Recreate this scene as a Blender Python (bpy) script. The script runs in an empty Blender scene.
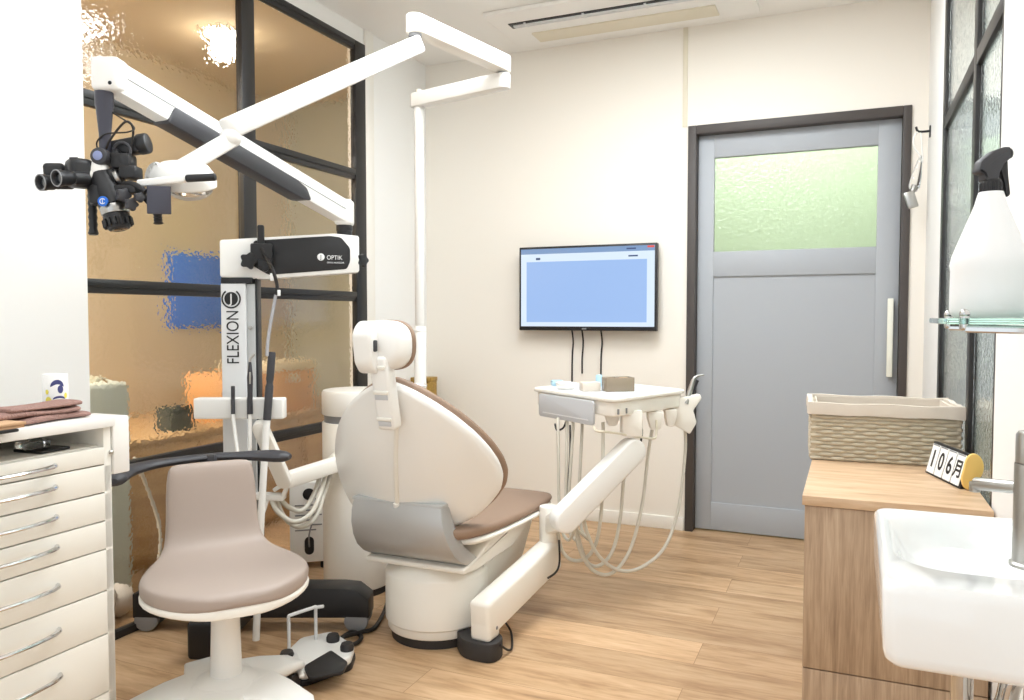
import bpy, bmesh, math, random
from mathutils import Vector as V, Matrix
random.seed(7)
C = bpy.context.scene.collection
PI = math.pi
# ------------------------------------------------------------------ camera numbers (also used to measure places)
F, YAW, PIT, H = 782.0, math.radians(23.4), math.radians(2.42), 1.113
FW = V((-math.sin(YAW)*math.cos(PIT), math.cos(YAW)*math.cos(PIT), -math.sin(PIT)))
RT = V((math.cos(YAW), math.sin(YAW), 0)); UP = RT.cross(FW); EYE = V((0, 0, H))
DP = V((-math.sin(YAW), math.cos(YAW), 0)); ZU = V((0, 0, 1))
def _ray(x, y): return FW + RT*((x-512)/F) - UP*((y-350)/F)
def at(x, y, d): return EYE + _ray(x, y)*d                 # point at distance d along the view axis
def onz(x, y, z):                                          # point on a level surface of height z
    r = _ray(x, y); return EYE + r*((z-H)/r.z)

# ------------------------------------------------------------------ materials
def S(r, g, b):
    f = lambda c: (c/255/12.92) if c/255 <= .04045 else ((c/255+.055)/1.055)**2.4
    return (f(r), f(g), f(b), 1)
def mat(name, col, rough=.5, metal=0, trans=0, ior=1.45, emit=0, coat=0, bump=None, alpha=1):
    m = bpy.data.materials.new(name); m.use_nodes = True
    n = m.node_tree.nodes; l = m.node_tree.links; p = n['Principled BSDF']
    p.inputs['Base Color'].default_value = col; p.inputs['Roughness'].default_value = rough
    p.inputs['Metallic'].default_value = metal; p.inputs['IOR'].default_value = ior
    p.inputs['Transmission Weight'].default_value = trans; p.inputs['Coat Weight'].default_value = coat
    p.inputs['Alpha'].default_value = alpha
    if emit:
        p.inputs['Emission Color'].default_value = col; p.inputs['Emission Strength'].default_value = emit
    if bump:
        sc, st, dist = bump
        tc = n.new('ShaderNodeTexCoord'); t = n.new('ShaderNodeTexNoise'); b = n.new('ShaderNodeBump')
        t.inputs['Scale'].default_value = sc; t.inputs['Detail'].default_value = 3
        b.inputs['Strength'].default_value = st; b.inputs['Distance'].default_value = dist
        l.new(tc.outputs['Object'], t.inputs['Vector']); l.new(t.outputs['Fac'], b.inputs['Height']); l.new(b.outputs['Normal'], p.inputs['Normal'])
    return m
def ramp(n, stops):
    r = n.new('ShaderNodeValToRGB'); e = r.color_ramp.elements
    while len(e) < len(stops): e.new(.5)
    for k, (p, c) in enumerate(stops): e[k].position = p; e[k].color = c
    return r
def wood(name, stops, axis, stretch=(1.2, 14), rough=.5, plank=None, rings=.0):
    """Grain runs along axis (0,1,2); plank=(length,width) splits it into boards running along X."""
    m = bpy.data.materials.new(name); m.use_nodes = True
    n = m.node_tree.nodes; l = m.node_tree.links; p = n['Principled BSDF']
    tc = n.new('ShaderNodeTexCoord'); mp = n.new('ShaderNodeMapping')
    sc = [stretch[1]]*3; sc[axis] = stretch[0]
    mp.inputs['Scale'].default_value = sc
    l.new(tc.outputs['Object'], mp.inputs['Vector'])
    vec = mp.outputs['Vector']
    if plank:
        br = n.new('ShaderNodeTexBrick'); br.offset = .37; br.offset_frequency = 2
        br.inputs['Scale'].default_value = 1; br.inputs['Brick Width'].default_value = plank[0]; br.inputs['Row Height'].default_value = plank[1]
        br.inputs['Mortar Size'].default_value = .0009; br.inputs['Mortar Smooth'].default_value = .1
        br.inputs['Color1'].default_value = (0, 0, 0, 1); br.inputs['Color2'].default_value = (1, 1, 1, 1); br.inputs['Mortar'].default_value = (.5, .5, .5, 1)
        l.new(tc.outputs['Object'], br.inputs['Vector'])
        sh = n.new('ShaderNodeVectorMath'); sh.operation = 'MULTIPLY_ADD'
        sh.inputs[1].default_value = (37, 19, 53)
        l.new(br.outputs['Color'], sh.inputs[0]); l.new(vec, sh.inputs[2]); vec = sh.outputs[0]
    t = n.new('ShaderNodeTexNoise'); t.inputs['Scale'].default_value = 1.6; t.inputs['Detail'].default_value = 7; t.inputs['Roughness'].default_value = .62; t.inputs['Distortion'].default_value = .5
    l.new(vec, t.inputs['Vector'])
    t2 = n.new('ShaderNodeTexNoise'); t2.inputs['Scale'].default_value = 7; t2.inputs['Detail'].default_value = 4
    l.new(vec, t2.inputs['Vector'])
    mx = n.new('ShaderNodeMath'); mx.operation = 'MULTIPLY_ADD'; mx.inputs[1].default_value = .35
    l.new(t2.outputs['Fac'], mx.inputs[0]); l.new(t.outputs['Fac'], mx.inputs[2])
    r = ramp(n, stops); 
    sb = n.new('ShaderNodeMath'); sb.operation = 'SUBTRACT'; sb.inputs[1].default_value = .17
    l.new(mx.outputs[0], sb.inputs[0]); l.new(sb.outputs[0], r.inputs['Fac'])
    col = r.outputs['Color']
    if plank:
        hv = n.new('ShaderNodeHueSaturation'); ma = n.new('ShaderNodeMapRange')
        ma.inputs['To Min'].default_value = .86; ma.inputs['To Max'].default_value = 1.1
        l.new(br.outputs['Color'], ma.inputs['Value']); l.new(ma.outputs[0], hv.inputs['Value']); l.new(col, hv.inputs['Color'])
        mm = n.new('ShaderNodeMixRGB'); mm.inputs['Color2'].default_value = S(150, 112, 76)
        l.new(br.outputs['Fac'], mm.inputs['Fac']); l.new(hv.outputs['Color'], mm.inputs['Color1']); col = mm.outputs['Color']
    l.new(col, p.inputs['Base Color']); p.inputs['Roughness'].default_value = rough
    b = n.new('ShaderNodeBump'); b.inputs['Strength'].default_value = .08; b.inputs['Distance'].default_value = .002
    l.new(mx.outputs[0], b.inputs['Height']); l.new(b.outputs['Normal'], p.inputs['Normal'])
    return m
def rippled(name, col, scale, dist, rough, strength=1.0):
    """Cathedral (rippled) glass."""
    m = bpy.data.materials.new(name); m.use_nodes = True
    n = m.node_tree.nodes; l = m.node_tree.links; p = n['Principled BSDF']
    p.inputs['Base Color'].default_value = col; p.inputs['Roughness'].default_value = rough
    p.inputs['Transmission Weight'].default_value = 1; p.inputs['IOR'].default_value = 1.46
    tc = n.new('ShaderNodeTexCoord'); t = n.new('ShaderNodeTexNoise'); v = n.new('ShaderNodeTexVoronoi'); v.feature = 'SMOOTH_F1'
    t.inputs['Scale'].default_value = scale; t.inputs['Detail'].default_value = 1.5; v.inputs['Scale'].default_value = scale*1.15
    b = n.new('ShaderNodeBump'); b.inputs['Strength'].default_value = strength; b.inputs['Distance'].default_value = dist
    a = n.new('ShaderNodeMath'); a.operation = 'ADD'
    l.new(tc.outputs['Object'], t.inputs['Vector']); l.new(tc.outputs['Object'], v.inputs['Vector'])
    l.new(t.outputs['Fac'], a.inputs[0]); l.new(v.outputs['Distance'], a.inputs[1])
    l.new(a.outputs[0], b.inputs['Height']); l.new(b.outputs['Normal'], p.inputs['Normal'])
    return m
M = {}
M['wall'] = mat('wall_paint', S(243, 237, 227), .8, bump=(180, .08, .002))
M['white_wall'] = mat('white_wall_paint', S(244, 243, 240), .8, bump=(180, .08, .002))
M['ceiling'] = mat('ceiling_paint', S(246, 244, 240), .9)
M['trim'] = mat('trim_white', S(242, 238, 230), .45)
M['seam'] = mat('seam_beige', S(226, 218, 198), .6)
M['floor'] = wood('floor_planks', [(.18, S(118, 88, 62)), (.33, S(172, 135, 98)), (.5, S(198, 162, 123)), (.75, S(218, 186, 149))], 0, (1.6, 11), .42, plank=(1.2, .178))
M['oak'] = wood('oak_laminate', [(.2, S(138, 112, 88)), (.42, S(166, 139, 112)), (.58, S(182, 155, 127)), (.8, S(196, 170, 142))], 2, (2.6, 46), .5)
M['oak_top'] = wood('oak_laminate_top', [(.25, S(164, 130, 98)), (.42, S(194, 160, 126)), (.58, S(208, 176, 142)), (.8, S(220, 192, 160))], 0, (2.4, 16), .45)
M['olive_wood'] = wood('olive_wood', [(.25, S(122, 92, 30)), (.45, S(160, 125, 48)), (.7, S(186, 150, 70))], 0, (1.5, 22), .45)
M['black_frame'] = mat('black_metal_frame', S(38, 37, 37), .38)
M['door_frame'] = mat('dark_door_frame', S(74, 68, 65), .5)
M['door_grey'] = mat('grey_door', S(172, 176, 181), .5, bump=(60, .05, .002))
M['glass_l'] = rippled('rippled_glass', (.98, .98, .96, 1), 62, .00045, .015)
M['glass_r'] = rippled('rippled_glass_grey', (.93, .96, .95, 1), 80, .0006, .06)
M['glass_d'] = rippled('rippled_glass_door', (.97, 1, .97, 1), 45, .0035, .22)
M['clear'] = mat('clear_glass', (.55, .86, .78, 1), .02, trans=1, ior=1.46)
M['clear_plastic'] = mat('clear_plastic', (.95, .96, .96, 1), .12, trans=1, ior=1.3)
M['white'] = mat('white_plastic', S(243, 242, 238), .35, coat=.2)
M['cream'] = mat('cream_plastic', S(246, 242, 233), .38, coat=.15)
M['gloss_white'] = mat('glazed_ceramic', S(246, 246, 245), .12, coat=.6)
M['cab_white'] = mat('cabinet_white', S(238, 235, 226), .4)
M['white_metal'] = mat('painted_metal', S(240, 239, 235), .32, coat=.3)
M['silver'] = mat('silver_panel', S(226, 227, 228), .4)
M['silver_side'] = mat('silver_edge', S(188, 190, 190), .4)
M['leather'] = mat('taupe_leather', S(172, 157, 147), .48, bump=(420, .12, .001))
M['leather_dark'] = mat('brown_leather', S(150, 125, 106), .5, bump=(420, .12, .001))
M['black'] = mat('black_plastic', S(34, 34, 36), .42)
M['dark'] = mat('charcoal_plastic', S(62, 62, 66), .45)
M['gunmetal'] = mat('gunmetal', S(72, 72, 82), .4, metal=.3)
M['rubber'] = mat('dark_rubber', S(52, 50, 50), .6)
M['grey'] = mat('grey_plastic', S(140, 141, 143), .45)
M['grey_pad'] = mat('pale_grey_pad', S(198, 200, 203), .45)
M['brushed'] = mat('brushed_metal', S(184, 184, 183), .4, metal=.35)
M['chrome'] = mat('chrome', S(205, 205, 205), .12, metal=1)
M['steel'] = mat('satin_steel', S(178, 176, 172), .28, metal=1)
M['hose'] = mat('cream_hose', S(208, 203, 190), .45)
M['hose_grey'] = mat('grey_hose', S(172, 172, 176), .45)
M['cable'] = mat('black_cable', S(36, 33, 32), .5)
M['wicker'] = mat('wicker', S(192, 180, 158), .65, bump=(260, .2, .001))
M['linen'] = mat('linen', S(214, 203, 190), .9, bump=(600, .15, .001))
M['towel'] = mat('brown_towel', S(160, 126, 116), .95, bump=(170, .9, .007))
M['blue_badge'] = mat('blue_badge', S(34, 110, 215), .3)
M['lens'] = mat('lens_glass', S(40, 44, 48), .05, coat=1)
M['lens_clear'] = mat('lamp_lens', (.9, .88, .85, 1), .08, trans=.8, ior=1.4)
def scr(name, col, st=.86):
    m = mat(name, (.012, .013, .015, 1), .25); p = m.node_tree.nodes['Principled BSDF']
    p.inputs['Emission Color'].default_value = col; p.inputs['Emission Strength'].default_value = st; return m
M['screen'] = scr('screen_margin', S(214, 230, 248))
M['screen_blue'] = scr('screen_blue', S(152, 184, 232))
M['screen_bar'] = scr('screen_bar', S(120, 150, 190))
M['screen_ink'] = scr('screen_ink', S(60, 80, 120))
M['screen_red'] = scr('screen_red', S(226, 80, 70))
M['yellow_wood'] = mat('yellow_wood', S(246, 204, 118), .5)
M['card'] = mat('white_card', S(246, 246, 244), .5)
M['ink'] = mat('black_ink', S(30, 30, 32), .5)
M['logo_white'] = mat('white_print', S(238, 238, 238), .5)
M['navy'] = mat('navy_print', S(72, 76, 128), .4)
M['yellow'] = mat('yellow_print', S(240, 226, 96), .4)
M['tan_board'] = mat('tan_board', S(196, 160, 124), .85)
M['smoke_box'] = mat('smoky_acrylic', S(176, 160, 138), .2, trans=.35)
M['bottle_white'] = mat('bottle_white', S(246, 246, 246), .35)
M['pale_blue'] = mat('pale_blue_plastic', S(176, 210, 226), .35)
M['annex_wall'] = mat('beige_wall', S(208, 188, 154), .85)
M['annex_end'] = mat('grey_green_wall', S(176, 172, 148), .85)
M['annex_counter'] = wood('tan_counter', [(.3, S(176, 138, 92)), (.7, S(206, 168, 118))], 1, (1.5, 12), .6)
M['orange_box'] = mat('orange_box', S(222, 166, 108), .7)
M['box_lid'] = mat('cream_lid', S(226, 208, 170), .7)
M['dark_box'] = mat('dark_green_box', S(60, 66, 56), .6)
M['bin'] = mat('pale_grey_bin', S(196, 200, 186), .6)
M['blue_panel'] = mat('blue_panel', S(70, 120, 215), .5)
M['lamp_glow'] = mat('lamp_glow', (1, .93, .8, 1), .5, emit=14)
M['hall'] = mat('hall_grey', S(206, 212, 210), .85)
M['hall_green'] = mat('hall_green', S(150, 170, 158), .85)
M['corr'] = mat('corridor_wall', S(216, 232, 204), .85)
M['pale_white'] = mat('ivory_bar', S(240, 240, 226), .4)

# ------------------------------------------------------------------ mesh helpers (all in world coordinates)
def nb(): return bmesh.new()
def merge(bm, t, mx=None):
    if mx is not None: t.transform(mx)
    me = bpy.data.meshes.new('tmp'); t.to_mesh(me); t.free(); bm.from_mesh(me); bpy.data.meshes.remove(me)
def frame(o, x, y, z):
    return Matrix(((x[0], y[0], z[0], o[0]), (x[1], y[1], z[1], o[1]), (x[2], y[2], z[2], o[2]), (0, 0, 0, 1)))
def axes(d, up=ZU):
    d = V(d).normalized(); up = V(up)
    if abs(d.dot(up)) > .98: up = V((0, 1, 0)) if abs(d.y) < .9 else V((1, 0, 0))
    s = up.cross(d).normalized(); return s, d.cross(s).normalized(), d
def box(bm, lo, hi, r=0, seg=2, mx=None):
    t = nb(); bmesh.ops.create_cube(t, size=1)
    lo, hi = V(lo), V(hi); s = hi-lo; c = (hi+lo)/2
    for v in t.verts: v.co = V((v.co.x*s.x+c.x, v.co.y*s.y+c.y, v.co.z*s.z+c.z))
    if r: bmesh.ops.bevel(t, geom=t.edges[:], offset=min(r, min(s)*.49), segments=seg, profile=.5, affect='EDGES')
    merge(bm, t, mx)
def obox(bm, c, x, y, z, sx, sy, sz, r=0, seg=2):
    box(bm, (-sx/2, -sy/2, -sz/2), (sx/2, sy/2, sz/2), r, seg, frame(c, x, y, z))
def bar(bm, p0, p1, w, h, r=0, seg=2, up=ZU):
    p0, p1 = V(p0), V(p1); s, u, d = axes(p1-p0, up)
    obox(bm, (p0+p1)/2, s, u, d, w, h, (p1-p0).length, r, seg)
def lathe(bm, prof, mx=None, n=40):
    t = nb(); rings = []
    for r, z in prof:
        if r < 1e-6: rings.append([t.verts.new((0, 0, z))])
        else: rings.append([t.verts.new((r*math.cos(2*PI*k/n), r*math.sin(2*PI*k/n), z)) for k in range(n)])
    for a, b in zip(rings, rings[1:]):
        for k in range(n):
            q = (k+1) % n
            if len(a) == 1 and len(b) == 1: continue
            if len(a) == 1: t.faces.new((a[0], b[q], b[k]))
            elif len(b) == 1: t.faces.new((a[k], a[q], b[0]))
            else: t.faces.new((a[k], a[q], b[q], b[k]))
    bmesh.ops.recalc_face_normals(t, faces=t.faces[:])
    merge(bm, t, mx)
def cyl(bm, p0, p1, r0, r1=None, b=.002, n=32):
    p0, p1 = V(p0), V(p1); r1 = r0 if r1 is None else r1; L = (p1-p0).length; s, u, d = axes(p1-p0)
    b = min(b, L*.4, r0*.6, r1*.6)
    lathe(bm, [(0, 0), (r0-b, 0), (r0-b*.3, b*.3), (r0, b), (r1, L-b), (r1-b*.3, L-b*.3), (r1-b, L), (0, L)], frame(p0, s, u, d), n)
def spline(pts, k=8, cyc=False):
    pts = [V(p) for p in pts]; n = len(pts); out = []
    rng = range(n if cyc else n-1)
    for i in rng:
        g = (lambda j: pts[j % n]) if cyc else (lambda j: pts[max(0, min(n-1, j))])
        a, b, c, d = g(i-1), g(i), g(i+1), g(i+2)
        for q in range(k):
            t = q/k
            out.append(.5*((2*b)+(c-a)*t+(2*a-5*b+4*c-d)*t*t+(3*b-a-3*c+d)*t**3))
    if not cyc: out.append(pts[-1])
    return out
def tube(bm, pts, r, n=10, k=8, cyc=False, rr=None, flat=1.0):
    """Round (or flattened) sweep along a smooth path; rr = radius at each control point."""
    P = spline(pts, k, cyc) if k > 1 else [V(p) for p in pts]
    N = len(P); t = nb(); rings = []; u = None
    for i, p in enumerate(P):
        if cyc: d = (P[(i+1) % N]-P[i-1])
        else: d = P[min(N-1, i+1)]-P[max(0, i-1)]
        d = d.normalized() if d.length > 1e-9 else V((0, 0, 1))
        if u is None: u = axes(d)[1]
        u = (u-d*u.dot(d)).normalized(); s = u.cross(d)
        rad = r
        if rr:
            f = i/(N-1)*(len(rr)-1); j = min(int(f), len(rr)-2); rad = rr[j]+(rr[j+1]-rr[j])*(f-j)
        rings.append([t.verts.new(p+s*math.cos(2*PI*q/n)*rad+u*math.sin(2*PI*q/n)*rad*flat) for q in range(n)])
    pairs = list(zip(rings, rings[1:])) + ([(rings[-1], rings[0])] if cyc else [])
    for a, b in pairs:
        for q in range(n): t.faces.new((a[q], a[(q+1) % n], b[(q+1) % n], b[q]))
    if not cyc: t.faces.new(rings[0][::-1]); t.faces.new(rings[-1])
    bmesh.ops.recalc_face_normals(t, faces=t.faces[:])
    merge(bm, t)
def prism(bm, poly, h, mx, r=0, seg=2):
    """poly in local xy, from z=0 to z=h."""
    t = nb(); a = [t.verts.new((p[0], p[1], 0)) for p in poly]; b = [t.verts.new((p[0], p[1], h)) for p in poly]; n = len(poly)
    f0 = t.faces.new(a[::-1]); f1 = t.faces.new(b)
    for k in range(n): t.faces.new((a[k], a[(k+1) % n], b[(k+1) % n], b[k]))
    bmesh.ops.recalc_face_normals(t, faces=t.faces[:])
    if r:
        e = [x for x in t.edges if (f0 in x.link_faces or f1 in x.link_faces)]
        bmesh.ops.bevel(t, geom=e, offset=r, segments=seg, profile=.5, affect='EDGES')
    merge(bm, t, mx)
def rrect(w, h, r, n=6, cx=0, cy=0):
    out = []
    for sx, sy, a0 in ((1, 1, 0), (-1, 1, 90), (-1, -1, 180), (1, -1, 270)):
        for k in range(n+1):
            a = math.radians(a0+90*k/n); out.append((cx+sx*(w/2-r)+r*math.cos(a), cy+sy*(h/2-r)+r*math.sin(a)))
    return out
def roundpoly(pts, r, n=5):
    out = []; N = len(pts)
    for i in range(N):
        p, a, b = V(pts[i]), V(pts[i-1]), V(pts[(i+1) % N]); ra = r[i] if isinstance(r, (list, tuple)) else r
        da, db = (a-p), (b-p); t = min(ra, da.length*.45, db.length*.45)
        s, e = p+da.normalized()*t, p+db.normalized()*t
        for k in range(n+1):
            f = k/n; out.append(tuple(s*(1-f)**2+p*2*f*(1-f)+e*f*f))
    return out
def stadium(p0, p1, r, n=10):
    """Polygon with rounded ends from p0 to p1 (2D)."""
    p0, p1 = V(p0), V(p1); a = math.atan2((p1-p0).y, (p1-p0).x); out = []
    for k in range(n+1): t = a-PI/2+PI*k/n; out.append((p1.x+r*math.cos(t), p1.y+r*math.sin(t)))
    for k in range(n+1): t = a+PI/2+PI*k/n; out.append((p0.x+r*math.cos(t), p0.y+r*math.sin(t)))
    return out
def loft(bm, rings, cap=True, cyc=True):
    t = nb(); R = [[t.verts.new(p) for p in r] for r in rings]; n = len(rings[0])
    for a, b in zip(R, R[1:]):
        for k in range(n if cyc else n-1): t.faces.new((a[k], a[(k+1) % n], b[(k+1) % n], b[k]))
    if cap: t.faces.new(R[0][::-1]); t.faces.new(R[-1])
    bmesh.ops.recalc_face_normals(t, faces=t.faces[:]); merge(bm, t)
def sphere(bm, c, r, sx=1, sy=1, sz=1, mx=None, n=24):
    t = nb(); bmesh.ops.create_uvsphere(t, u_segments=n, v_segments=n//2, radius=r)
    for v in t.verts: v.co = V((v.co.x*sx, v.co.y*sy, v.co.z*sz))
    if mx is not None: t.transform(mx)
    for v in t.verts: v.co += V(c)
    merge(bm, t)
WM = {}
def mk(name, bm, m, parent=None, label=None, kind=None, sharp=38, sub=0, cat=None, group=None):
    if parent is not None: bm.transform(WM[parent.name].inverted())
    me = bpy.data.meshes.new(name); bm.to_mesh(me); bm.free()
    for p in me.polygons: p.use_smooth = True
    me.set_sharp_from_angle(angle=math.radians(sharp))
    for mm in (m if isinstance(m, (list, tuple)) else [m]): me.materials.append(mm)
    o = bpy.data.objects.new(name, me); C.objects.link(o)
    if parent is not None: o.parent = parent; WM[o.name] = WM[parent.name].copy()
    else: WM[o.name] = Matrix.Identity(4)
    if label: o['label'] = label
    if kind: o['kind'] = kind
    if cat: o['category'] = cat
    if group: o['group'] = group
    if sub:
        s = o.modifiers.new('subdivision', 'SUBSURF'); s.levels = sub; s.render_levels = sub
    return o
def solo(name, bm, m, label, cat, loc, group=None, **k):
    """A thing that is one mesh, its origin at loc."""
    loc = V(loc); bm.transform(Matrix.Translation(-loc))
    o = mk(name, bm, m, None, label, cat=cat, group=group, **k); o.location = loc; WM[o.name] = Matrix.Translation(loc)
    return o
def thing(name, label, cat, loc, group=None, kind=None):
    o = bpy.data.objects.new(name, None); C.objects.link(o); o.location = loc; o.empty_display_size = .1
    WM[o.name] = Matrix.Translation(V(loc))
    if label: o['label'] = label
    if cat: o['category'] = cat
    if group: o['group'] = group
    if kind: o['kind'] = kind
    return o
def text(name, s, size, o, x, y, m, parent, depth=.0006, align='CENTER', width=None, bold=0):
    cu = bpy.data.curves.new('t', 'FONT'); cu.body = s; cu.size = size; cu.extrude = depth; cu.align_x = align; cu.align_y = 'CENTER'; cu.offset = bold
    ob = bpy.data.objects.new('t', cu); C.objects.link(ob); bpy.context.view_layer.update()
    me = bpy.data.meshes.new_from_object(ob.evaluated_get(bpy.context.evaluated_depsgraph_get()))
    bpy.data.objects.remove(ob); bm = nb(); bm.from_mesh(me); bpy.data.meshes.remove(me)
    if width:
        xs = [v.co.x for v in bm.verts]; k = width/(max(xs)-min(xs))
        for v in bm.verts: v.co.x *= k
    x, y = V(x).normalized(), V(y).normalized(); bm.transform(frame(V(o), x, y, x.cross(y)))
    return mk(name, bm, m, parent)

# ================================================================== THE ROOM
XL, XR, YB, ZC = -2.31, .31, 4.063, 2.583
DX0, DX1, DZ = -.776, .243, 2.084
b = nb(); box(b, (-4.3, -1.6, -.1), (2.0, 5.6, 0)); mk('floor', b, M['floor'], kind='structure')
b = nb(); box(b, (-4.3, -1.6, ZC), (2.0, 5.6, ZC+.1)); mk('ceiling', b, M['ceiling'], kind='structure')
b = nb()
box(b, (XL-.1, YB, 0), (DX0, YB+.12, ZC)); box(b, (DX0, YB, DZ), (DX1, YB+.12, ZC)); box(b, (DX1, YB, 0), (XR+.1, YB+.12, ZC))
mk('wall_back', b, M['wall'], kind='structure')
b = nb()
box(b, (XL-.1, 3.425, 0), (XL, YB, ZC)); box(b, (XL-.1, -1.6, 0), (XL+.03, 1.792, ZC)); box(b, (XL-.1, 1.79, 2.50), (XL, 3.425, ZC))
mk('wall_left', b, M['white_wall'], kind='structure')
b = nb()
box(b, (XR, 3.425, 0), (XR+.1, YB, ZC)); box(b, (XR, -1.6, 0), (XR+.1, 2.11, ZC))
mk('wall_right', b, M['white_wall'], kind='structure')
b = nb(); box(b, (XL, YB-.012, 0), (DX0-.005, YB, .068), .002); mk('baseboard_back', b, M['trim'], kind='structure')
b = nb(); box(b, (XL, 3.43, 0), (XL+.012, YB, .068), .002); mk('baseboard_left', b, M['trim'], kind='structure')
b = nb(); box(b, (-.806, YB-.006, DZ+.0), (-.782, YB, ZC), .001); mk('trim_1', b, M['seam'], kind='structure')
b = nb(); box(b, (XL, 3.425, .068), (XL+.012, 3.50, ZC), .002); mk('trim_2', b, M['trim'], kind='structure')

# left glazed partition
w = thing('window_1', None, None, (XL, 2.6, 0), kind='structure')
zs = [(0, .03), (.562, .61), (1.192, 1.24), (1.806, 1.856), (2.455, 2.50)]
ys = [(1.75, 1.787), (2.535, 2.612), (3.335, 3.425)]
b = nb()
for y0, y1 in ys: box(b, (XL-.024, y0, 0), (XL+.012, y1, 2.50), .004)
for y0, y1 in ((1.787, 2.535), (2.612, 3.335)):
    for z0, z1 in zs:
        box(b, (XL-.022, y0, z0), (XL+.006, y1, z1), .003)
        box(b, (XL+.006, y0, (z0+z1)/2-.003), (XL+.012, y1, z1), .002)
mk('window_frame', b, M['black_frame'], w)
for y0, y1 in ((1.787, 2.535), (2.612, 3.335)):
    for (a0, a1), (c0, c1) in zip(zs, zs[1:]):
        b = nb(); box(b, (XL-.014, y0-.006, a1-.006), (XL-.008, y1+.006, c0+.006)); mk('glass_pane', b, M['glass_l'], w)
# right glazed partition
w = thing('window_2', None, None, (XR, 2.8, 0), kind='structure')
b = nb()
for y0, y1 in ((2.11, 2.135), (2.545, 2.60), (3.36, 3.425)): box(b, (XR+.0, y0, 0), (XR+.03, y1, ZC), .003)
for y0, y1 in ((2.135, 2.545), (2.60, 3.36)):
    for z0, z1 in ((0, .05), (.6, .645), (1.815, 1.86), (ZC-.05, ZC)): box(b, (XR+.0, y0, z0), (XR+.028, y1, z1), .003)
mk('window_frame', b, M['black_frame'], w)
for y0, y1 in ((2.135, 2.545), (2.60, 3.36)):
    for z0, z1 in ((.05, .6), (.645, 1.815), (1.86, ZC-.05)):
        b = nb(); box(b, (XR+.012, y0+.001, z0+.001), (XR+.018, y1-.001, z1-.001)); mk('glass_pane', b, M['glass_r'], w)

# door
d = thing('door_1', None, None, ((DX0+DX1)/2, YB, 0), kind='structure')
b = nb()
box(b, (DX0, YB-.012, 0), (DX0+.042, YB+.12, DZ), .003); box(b, (DX1-.036, YB-.012, 0), (DX1, YB+.12, DZ), .003)
box(b, (DX0+.042, YB-.012, DZ-.045), (DX1-.036, YB+.12, DZ), .003)
mk('door_frame', b, M['door_frame'], d)
lx0, lx1, lz0, lz1, ly = DX0+.044, DX1-.038, .008, DZ-.043, YB+.045
gx0, gx1, gz0, gz1 = -.652, .106, 1.447, 1.925
b = nb()
box(b, (lx0, ly, lz0), (gx0, ly+.036, lz1), .0015); box(b, (gx1, ly, lz0), (lx1, ly+.036, lz1), .0015)
box(b, (gx0, ly, gz1), (gx1, ly+.036, lz1), .0015); box(b, (gx0, ly, 1.32), (gx1, ly+.036, gz0), .0015); box(b, (gx0, ly, lz0), (gx1, ly+.036, .15), .0015)
box(b, (gx0, ly+.010, .15), (gx1, ly+.028, 1.32))
mk('door_leaf', b, M['door_grey'], d)
b = nb(); box(b, (gx0+.001, ly+.014, gz0+.001), (gx1-.001, ly+.020, gz1-.001)); mk('glass_pane', b, M['glass_d'], d)
b = nb(); box(b, (.158, ly-.032, .83), (.184, ly-.012, 1.20), .004); box(b, (.163, ly-.014, .86), (.179, ly+.001, .89)); box(b, (.163, ly-.014, 1.14), (.179, ly+.001, 1.17))
mk('door_handle', b, M['pale_white'], d)

# rooms beyond: left annex, right hall, corridor behind the door
b = nb(); box(b, (-3.72, .3, 0), (-3.62, 4.5, ZC)); mk('wall_annex_side', b, M['annex_wall'], kind='structure')
b = nb(); box(b, (-3.62, 4.42, 0), (XL-.1, 4.5, ZC)); mk('wall_annex_end', b, M['annex_end'], kind='structure')
b = nb(); box(b, (-3.62, .3, 0), (XL-.1, .4, ZC)); mk('wall_annex_near', b, M['annex_wall'], kind='structure')
b = nb(); box(b, (-3.62, .4, ZC-.02), (XL-.1, 4.42, ZC)); mk('ceiling_annex', b, M['annex_wall'], kind='structure')
b = nb(); box(b, (1.5, .3, 0), (1.6, 4.5, ZC)); mk('wall_hall_side', b, M['hall'], kind='structure')
b = nb(); box(b, (XR+.1, 4.07, 0), (1.5, 4.18, ZC)); mk('wall_hall_end', b, M['hall'], kind='structure')
b = nb(); box(b, (1.47, .4, 0), (1.5, 4.2, 1.62), .003); mk('trim_hall_panel', b, M['hall_green'], kind='structure')
b = nb(); box(b, (-1.6, 5.3, 0), (1.3, 5.4, ZC)); box(b, (-1.7, YB+.12, 0), (-1.6, 5.4, ZC)); box(b, (1.2, YB+.12, 0), (1.3, 5.4, ZC)); mk('wall_corridor', b, M['corr'], kind='structure')

# ================================================================== CEILING AIR CONDITIONER
a = thing('air_conditioner', 'white ceiling air conditioner panel with dark louvre slot above the television', 'air conditioner', (-1.05, 3.7, ZC))
b = nb(); box(b, (-1.66, 3.47, ZC-.022), (-.42, 3.95, ZC), .006); mk('panel', b, M['ceiling'], a)
b = nb(); box(b, (-1.58, 3.60, ZC-.026), (-.50, 3.665, ZC-.02), .001); mk('outlet_slot', b, M['black'], a)
b = nb(); box(b, (-1.56, 3.620, ZC-.034), (-.52, 3.634, ZC-.024), .002); box(b, (-1.56, 3.645, ZC-.032), (-.52, 3.652, ZC-.024), .002)
for k in range(4): box(b, (-1.5+k*.3, 3.605, ZC-.031), (-1.49+k*.3, 3.66, ZC-.026))
mk('louvre', b, M['silver'], a)
b = nb(); box(b, (-1.52, 3.76, ZC-.030), (-.60, 3.89, ZC-.02), .005); mk('intake_flap', b, M['seam'], a)

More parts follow.
